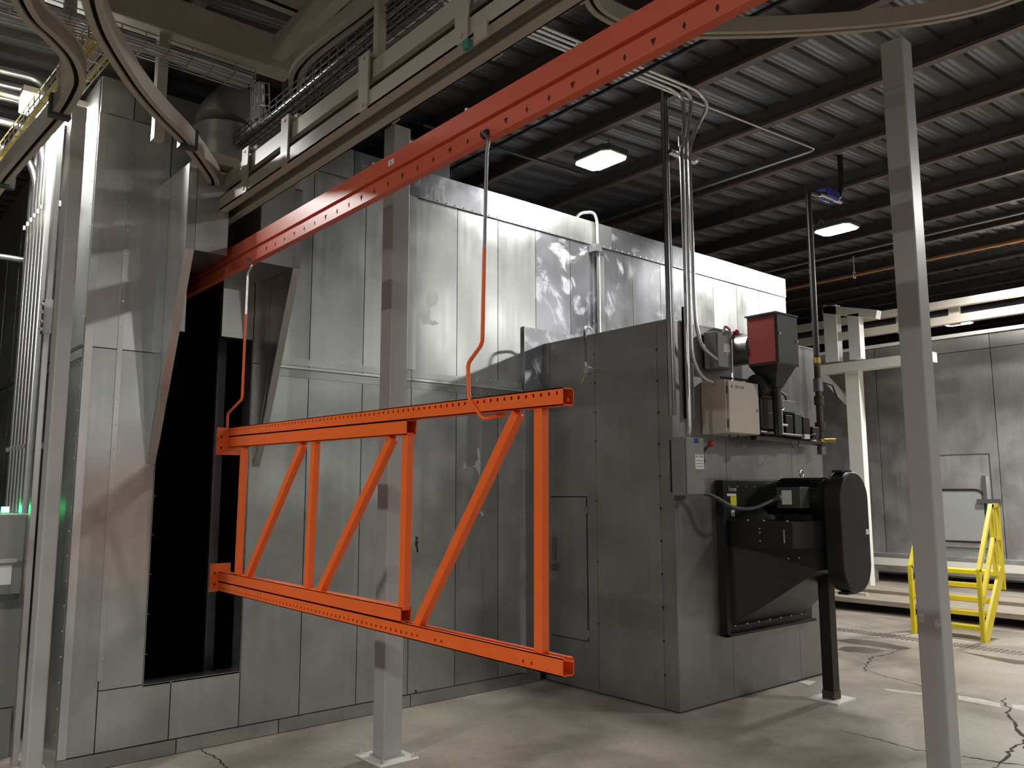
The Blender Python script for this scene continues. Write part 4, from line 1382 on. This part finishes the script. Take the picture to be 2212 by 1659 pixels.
# ================================================================== CONDUIT BANK AND CABINET AT LEFT
sp = thing('strut_post', (1.06, 0.4, 0), 'thin galvanized strut post standing beside the conduit bank at the left', 'strut')
MB().box(1.045, 1.078, 0.37, 0.43, 0.0, 4.08).build('channel', 'galv_bright', sp)
MB().box(1.038, 1.085, 0.36, 0.45, 2.60, 2.82).build('splice_plate', 'steel', sp)
for k, zz in enumerate((2.63, 2.68, 2.74, 2.79)):
    MB().ball((1.034, 0.40, zz), 0.012, n=6).build('splice_bolt', 'bolt', sp)
for k in range(6):
    yy = 0.62+0.115*k
    pth = [(1.06, yy, 1.475), (1.06, yy, 4.02-0.05*k), (0.98, yy, 4.20-0.05*k), (-0.8, yy, 4.22-0.05*k)] if k % 2 == 0 else [(1.06, yy, 1.475), (1.06, yy, 4.30), (0.97, yy, 4.42), (-0.8, yy, 4.33)]
    o = MB().tube(fillet(pth, 0.16, 8), 0.028, 12).build('steel_conduit', 'steel', smooth=True)
    tag(o, '%s galvanized conduit from the strut post in the upright bank at far left' % ('first', 'second', 'third', 'fourth', 'fifth', 'sixth')[k], 'conduit', 'bank of galvanized conduits at the far left')
for zz, lab in ((3.50, 'steel strut rail clamping the conduit bank near its top'), (1.90, 'steel strut rail clamping the conduit bank just above the green light')):
    rl = thing('conduit_rail', (1.10, 0.8, zz), lab, 'bracket')
    MB().box(1.09, 1.12, 0.50, 1.30, zz-0.02, zz+0.02).build('rail_channel', 'steel_dk', rl)
    for k in range(6):
        yy = 0.62+0.115*k
        MB().box(1.02, 1.10, yy+0.032, yy+0.045, zz-0.015, zz+0.015).build('pipe_clamp', 'steel', rl)
lc = thing('switch_cabinet', (0.9, 0.85, 0), 'grey electrical cabinet with a handle bar at the lower left edge', 'cabinet')
MB().box(0.62, 1.075, 0.575, 1.20, 0.30, 1.472).build('cabinet_body', 'sgrey', lc, bevel=0.006)
MB().box(0.62, 1.065, 0.585, 1.20, 0.0, 0.295).build('lower_box', 'sgrey', lc, bevel=0.006)
MB().box(0.62, 1.055, 0.560, 0.574, 0.95, 1.46).build('cabinet_door', 'sgrey', lc)
MB().box(0.62, 1.02, 0.520, 0.535, 1.175, 1.20).build('handle_bar', 'steel', lc)
MB().box(0.90, 1.0, 0.556, 0.5595, 1.04, 1.155).build('paper_notice', 'label', lc, 'white paper notice')
MB().box(0.80, 1.04, 0.50, 0.56, 0.955, 0.99).build('lower_lip', 'dkgrey', lc)
gl = thing('pilot_light', (0.94, 0.66, 1.475), 'glowing green pilot light on top of the left grey cabinet', 'light')
MB().cyl((0.955, 0.66, 1.478), (0.955, 0.66, 1.515), 0.022, 12).build('green_lens', 'green_on', gl, smooth=True)
MB().cyl((0.955, 0.66, 1.473), (0.955, 0.66, 1.480), 0.030, 12).build('bezel', 'steel', gl, smooth=True)


# ================================================================== LAMPS
def fix_down(o):
    """the lens sheet must face the floor"""
    me = o.data
    bm = bmesh.new()
    bm.from_mesh(me)
    for f in bm.faces:
        if f.material_index == 0 and f.normal.z > 0:
            f.normal_flip()
    bm.to_mesh(me)
    bm.free()


def lamp(x, y, z, a, b, gain, label, i, tiltdir=True):
    t = thing('high_bay_lamp', (x, y, z), label, 'lamp', None)
    ca, sa = math.cos(0.0), math.sin(0.0)
    mb = MB()
    # octagonal trough, long side along Y
    out = [(-b/2, -a/2+0.06), (-b/2+0.05, -a/2), (b/2-0.05, -a/2), (b/2, -a/2+0.06), (b/2, a/2-0.06), (b/2-0.05, a/2), (-b/2+0.05, a/2), (-b/2, a/2-0.06)]
    mb.prism([(x+u, y+v, z+0.012) for u, v in out], (0, 0, 0.05))
    mb.build('housing', 'dkgrey', t)
    m = M['lens'].copy()
    m.name = 'lamp_lens_%d' % i
    m.node_tree.nodes['Principled BSDF'].inputs['Emission Strength'].default_value = LAMP_POWER*gain
    m.cycles.emission_sampling = 'FRONT'
    ln = MB().prism([(x+u*0.94, y+v*0.94, z) for u, v in out], (0, 0, 0.012), 1)
    ln.add([(x+u*0.93, y+v*0.93, z-0.001) for u, v in out], [tuple(range(7, -1, -1))], 0)
    lo_ = ln.build('lens', [m, 'white'], t, 'glowing white lens')
    fix_down(lo_)
    zz = roof(x, 0.0)
    MB().cyl((x, y-0.1, z+0.06), (x, y-0.1, zz), 0.004, 6).cyl((x, y+0.1, z+0.06), (x, y+0.1, zz), 0.004, 6).build('hanging_wire', 'steel_dk', t)
    pts = [(x-0.1+0.2*k/8, y+0.18, z+0.065+0.10*math.sin(math.pi*k/8)) for k in range(9)]
    MB().tube(pts, 0.004, 6).build('power_cord', 'cable', t)


LL = ['glowing high bay lamp nearest above the oven and heater top', 'glowing high bay lamp hung beyond the vertical black gas pipe', 'distant glowing lamp just above the far white washer wall',
      'high bay lamp hung right of the view in front of the washer', 'high bay lamp above the viewer', 'high bay lamp behind the viewer, left', 'high bay lamp behind the viewer, right',
      'high bay lamp far right behind the viewer', 'high bay lamp far behind the viewer', 'high bay lamp far left behind the viewer', 'high bay lamp beyond the washer, right', 'farthest high bay lamp behind the viewer, middle', 'farthest high bay lamp behind the viewer, right', 'farthest high bay lamp behind the viewer, left']
for i, (q, lab) in enumerate(zip(LAMPS, LL)):
    lamp(*q, lab, i)
# strip light at upper left
sl = thing('strip_light', (0.9, 0.2, 4.0), 'glaring bright strip light behind the curved track at upper left', 'lamp')
a, b = onz(46, 236, 4.02), onz(150, 262, 4.02)
yL = a.y
MB().box(a.x, a.x+0.42, yL-0.02, yL+0.10, 4.14, 4.18).build('fixture_body', 'white', sl)
m = M['lens'].copy()
m.name = 'strip_lens'
m.node_tree.nodes['Principled BSDF'].inputs['Emission Strength'].default_value = 520
MB().box(a.x+0.01, a.x+0.41, yL-0.015, yL+0.095, 4.03, 4.035).build('lens', m, sl, 'glowing tube lens')
m2 = m.copy()
m2.name = 'strip_side_glow'
m2.node_tree.nodes['Principled BSDF'].inputs['Emission Strength'].default_value = 5  # weak glow added to the fixture side so its lit body reads white
MB().box(a.x, a.x+0.42, yL-0.02, yL+0.10, 4.036, 4.14).build('side_added_glow', m2, sl, 'fixture side given an added glow')
MB().cyl((a.x+0.2, yL+0.04, 4.18), (a.x+0.2, yL+0.04, roof(a.x)), 0.005, 6).build('hanging_wire', 'steel_dk', sl)

# ================================================================== PIPES UNDER THE ROOF
for (pp_, r_, m_, lab) in (
    ([(4.36, 0.83, 4.62), (4.36, -7, 4.62)], 0.016, 'blackpipe', 'dark sprinkler pipe crossing above the big oven below the roof'),
    ([(3.6, -0.05, 4.60), (5.45, -0.02, 4.66)], 0.018, 'blackpipe', 'short dark pipe crossing beside the nearest high bay lamp'),
    ([(12.0, 3.0, 4.90), (12.0, -9, 4.90)], 0.02, 'copper', 'copper coloured pipe hung level beyond the big oven'),
    ([(11.2, 3.0, 5.02), (11.2, -9, 5.02)], 0.012, 'steel', 'thin steel conduit hung level beyond the second lamp'),
    ([(16.5, 9.0, 5.0), (16.5, -9, 5.0)], 0.05, 'wallroom', 'thick grey pipe running level in the dark behind the washer'),
):
    tag(MB().tube(pp_, r_, 10).build('overhead_pipe', m_, smooth=True), lab, 'pipe')
tag(MB().cyl((0.2, 1.38, 3.30), (1.12, 1.38, 3.30), 0.022, 10).build('side_conduit', 'steel', smooth=True), 'short level conduit meeting the upright conduit bank at the far left edge', 'conduit')
ph_ = thing('pipe_hanger', (12.0, 0.58, 4.9), 'white ring hanger holding the copper coloured pipe', 'hanger')
MB().cyl((12.0, 0.58, 4.96), (12.0, 0.58, 5.2), 0.008, 8).build('rod', 'white', ph_)
MB().tube([(12.0+0.04*math.cos(2*math.pi*k/16), 0.58, 4.90+0.05*math.sin(2*math.pi*k/16)) for k in range(17)], 0.007, 6).build('ring', 'white', ph_, smooth=True)

# ================================================================== FAR WASHER ON THE RIGHT
WX = 15.0
wa = thing('washer_tunnel', (WX, 0, 0), 'pale sheet metal washer tunnel on a white base behind the yellow steps', 'machine')
sy = [6.0, 4.9, 3.35, 1.78, -0.20, -1.75, -3.2, -4.7, -6.2, -8.0]
for a, b in zip(sy, sy[1:]):
    if a > 1.0 and b < 0.5:
        # bay with the hatch: leave it as surround pieces
        pass
    MB().box(WX, WX+0.03, b+0.006, a-0.006, 0.50, 3.99).build('tunnel_panel', 'washer', wa)
    MB().box(WX-0.01, WX+0.03, b+0.006, a-0.006, 4.0, 4.24).build('tunnel_header', 'washer', wa)
MB().box(WX+0.03, WX+1.8, -8, 6, 0.45, 4.25).build('tunnel_body', 'seam', wa)
MB().box(WX-0.06, WX+0.05, -8, 6, 4.25, 4.31).build('top_edge', 'white', wa)
MB().box(WX-0.25, WX+0.02, -8, 6, 0.30, 0.43).build('base_beam', 'white', wa, 'white base beam')
MB().box(WX-0.25, WX+0.02, -8, 6, 0.431, 0.50).build('base_ledge', 'washer', wa)
for yy in (2.06, -1.9, -5.0):
    MB().box(WX-0.18, WX-0.02, yy-0.12, yy+0.12, 0.0, 0.30).build('base_leg', 'white', wa)
h0, h1 = onx(2030, 984, WX), onx(2137, 980, WX)
h2 = onx(2137, 1186, WX)
hb = MB().box(WX-0.012, WX, h1.y, h0.y+0.35, h2.z, h1.z).build('service_hatch', 'washer', wa)
gsk = MB()
fr_ = [(h0.y+0.35, h1.z), (h1.y, h1.z), (h1.y, h2.z), (h0.y+0.35, h2.z)]
for (ya_, za_), (yb4, zb4) in zip(fr_, fr_[1:]+fr_[:1]):
    gsk.bar((WX-0.013, ya_, za_), (WX-0.013, yb4, zb4), 0.012, 0.018, up=(1, 0, 0))
gsk.build('hatch_gap', 'seam', hb)
w0, w1, w2 = onx(2033, 1058, WX), onx(2126, 1058, WX), onx(2126, 1172, WX)
gk = MB()
ring = fillet([(WX-0.02, w0.y+0.3, w0.z), (WX-0.02, w1.y, w0.z), (WX-0.02, w1.y-0.02, w2.z), (WX-0.02, w0.y+0.3, w2.z)], 0.16, 8)
gk.tube(ring+[ring[0]], 0.016, 8)
gk.build('gasket', 'black', hb, 'black rubber gasket', smooth=True)
MB().box(WX-0.016, WX-0.012, w1.y+0.01, w0.y+0.29, w2.z+0.02, w0.z-0.02).build('window_sheet', 'glassgrey', hb)
hp = onx(2128, 1082, WX-0.1)
MB().box(WX-0.06, WX-0.013, hp.y-0.02, hp.y+0.04, hp.z, hp.z+0.42).build('hatch_handle', 'steel', hb)
MB().box(WX-0.07, WX-0.013, hp.y-0.22, hp.y+0.14, hp.z-0.04, hp.z+0.03).build('hatch_latch', 'steel_dk', hb)

# white frame carrying tracks over the washer
wf = thing('white_frame', (13.5, 1.6, 0), 'white painted steel portal frame with a diagonal brace left of the far washer', 'frame')
MB().box(13.42, 13.58, 1.32, 1.56, 0.0, 3.66).build('main_post', 'white', wf)
MB().box(13.40, 13.60, 0.10, 2.15, 3.64, 3.80).build('cross_beam', 'white', wf)
MB().bar((13.5, 2.05, 3.68), (13.5, 1.55, 3.1), 0.10, 0.10).build('diagonal_brace', 'white', wf)
MB().box(13.42, 13.58, 1.66, 1.90, 3.84, 4.84).build('upper_post', 'white', wf)
MB().box(13.42, 13.58, 1.26, 1.46, 3.84, 4.62).build('upper_post', 'white', wf)
MB().bar((13.5, 1.90, 4.80), (13.5, 0.95, 4.55), 0.16, 0.14).build('top_link', 'white', wf)
for xx, z0, z1, lab in ((13.75, 4.54, 4.66, 'upper cream conveyor rail running level above the far washer'), (13.75, 4.27, 4.40, 'lower cream conveyor rail running level above the far washer')):
    tag(MB().box(xx, xx+0.12, -9.0, 4.5, z0, z1).build('conveyor_rail', 'cream'), lab, 'rail')
for yy, wh in ((0.75, 'first'), (-0.1, 'second'), (-1.35, 'third'), (-2.6, 'fourth')):
    tag(MB().box(13.86, 13.94, yy-0.08, yy+0.08, 4.26, 4.60).build('rail_hanger', 'cream'), '%s cream bracket from the white portal frame, joining the far conveyor rails' % wh, 'bracket', 'brackets between the far conveyor rails')

# low containment curb and channels on the floor
cb = thing('containment_curb', (11.0, 0, 0), 'long low steel containment pan edge on the floor behind the yellow steps', 'curb')
MB().box(10.9, 11.0, -9, 2.2, 0.11, 0.17).build('curb_face', 'curb', cb)
MB().box(10.95, 12.6, -9, 2.2, 0.15, 0.165).build('pan_top', 'curb', cb)
MB().box(11.7, 11.76, -9, 2.2, 0.165, 0.21).build('pan_channel', 'curb', cb)
MB().box(11.2, 12.5, -9, 2.2, 0.0, 0.15).build('pan_base', 'seam', cb)
MB().box(11.30, 11.36, 0.32, 2.2, 0.166, 0.20).build('loose_bar', 'cream', cb)

# ================================================================== YELLOW STEPS
ys_ = thing('yellow_steps', (9.8, -1.4, 0), 'safety yellow step unit with handrails on the floor before the washer', 'steps')
yl, yr_ = -1.03, -1.76


def ybar(a, b, w=0.042, name='handrail'):
    MB().bar(a, b, w, w).build(name, 'yellow', ys_)


for k in range(5):
    xx = 9.80+0.115*k
    zz = 0.14+0.14*k
    MB().box(xx, xx+(0.13 if k < 4 else 0.22), yr_+0.02, yl-0.02, zz-0.045, zz).build('step_tread', 'yellow', ys_)
for yy in (yl, yr_):
    MB().bar((9.74, yy, 0.0), (10.34, yy, 0.72), 0.03, 0.13).build('stringer', 'yellow', ys_)
    ybar((9.70, yy, 0.0), (9.70, yy, 0.76))
    ybar((9.70, yy, 0.74), (10.18, yy, 1.45))
    ybar((10.18, yy, 1.45), (10.18, yy, 0.66))
    ybar((9.72, yy, 0.38), (10.18, yy, 1.08))
    ybar((10.16, yy, 1.44), (10.36, yy, 1.44))
    ybar((10.36, yy, 1.45), (10.36, yy, 0.50))
    ybar((10.18, yy, 1.07), (10.36, yy, 1.07), 0.036)
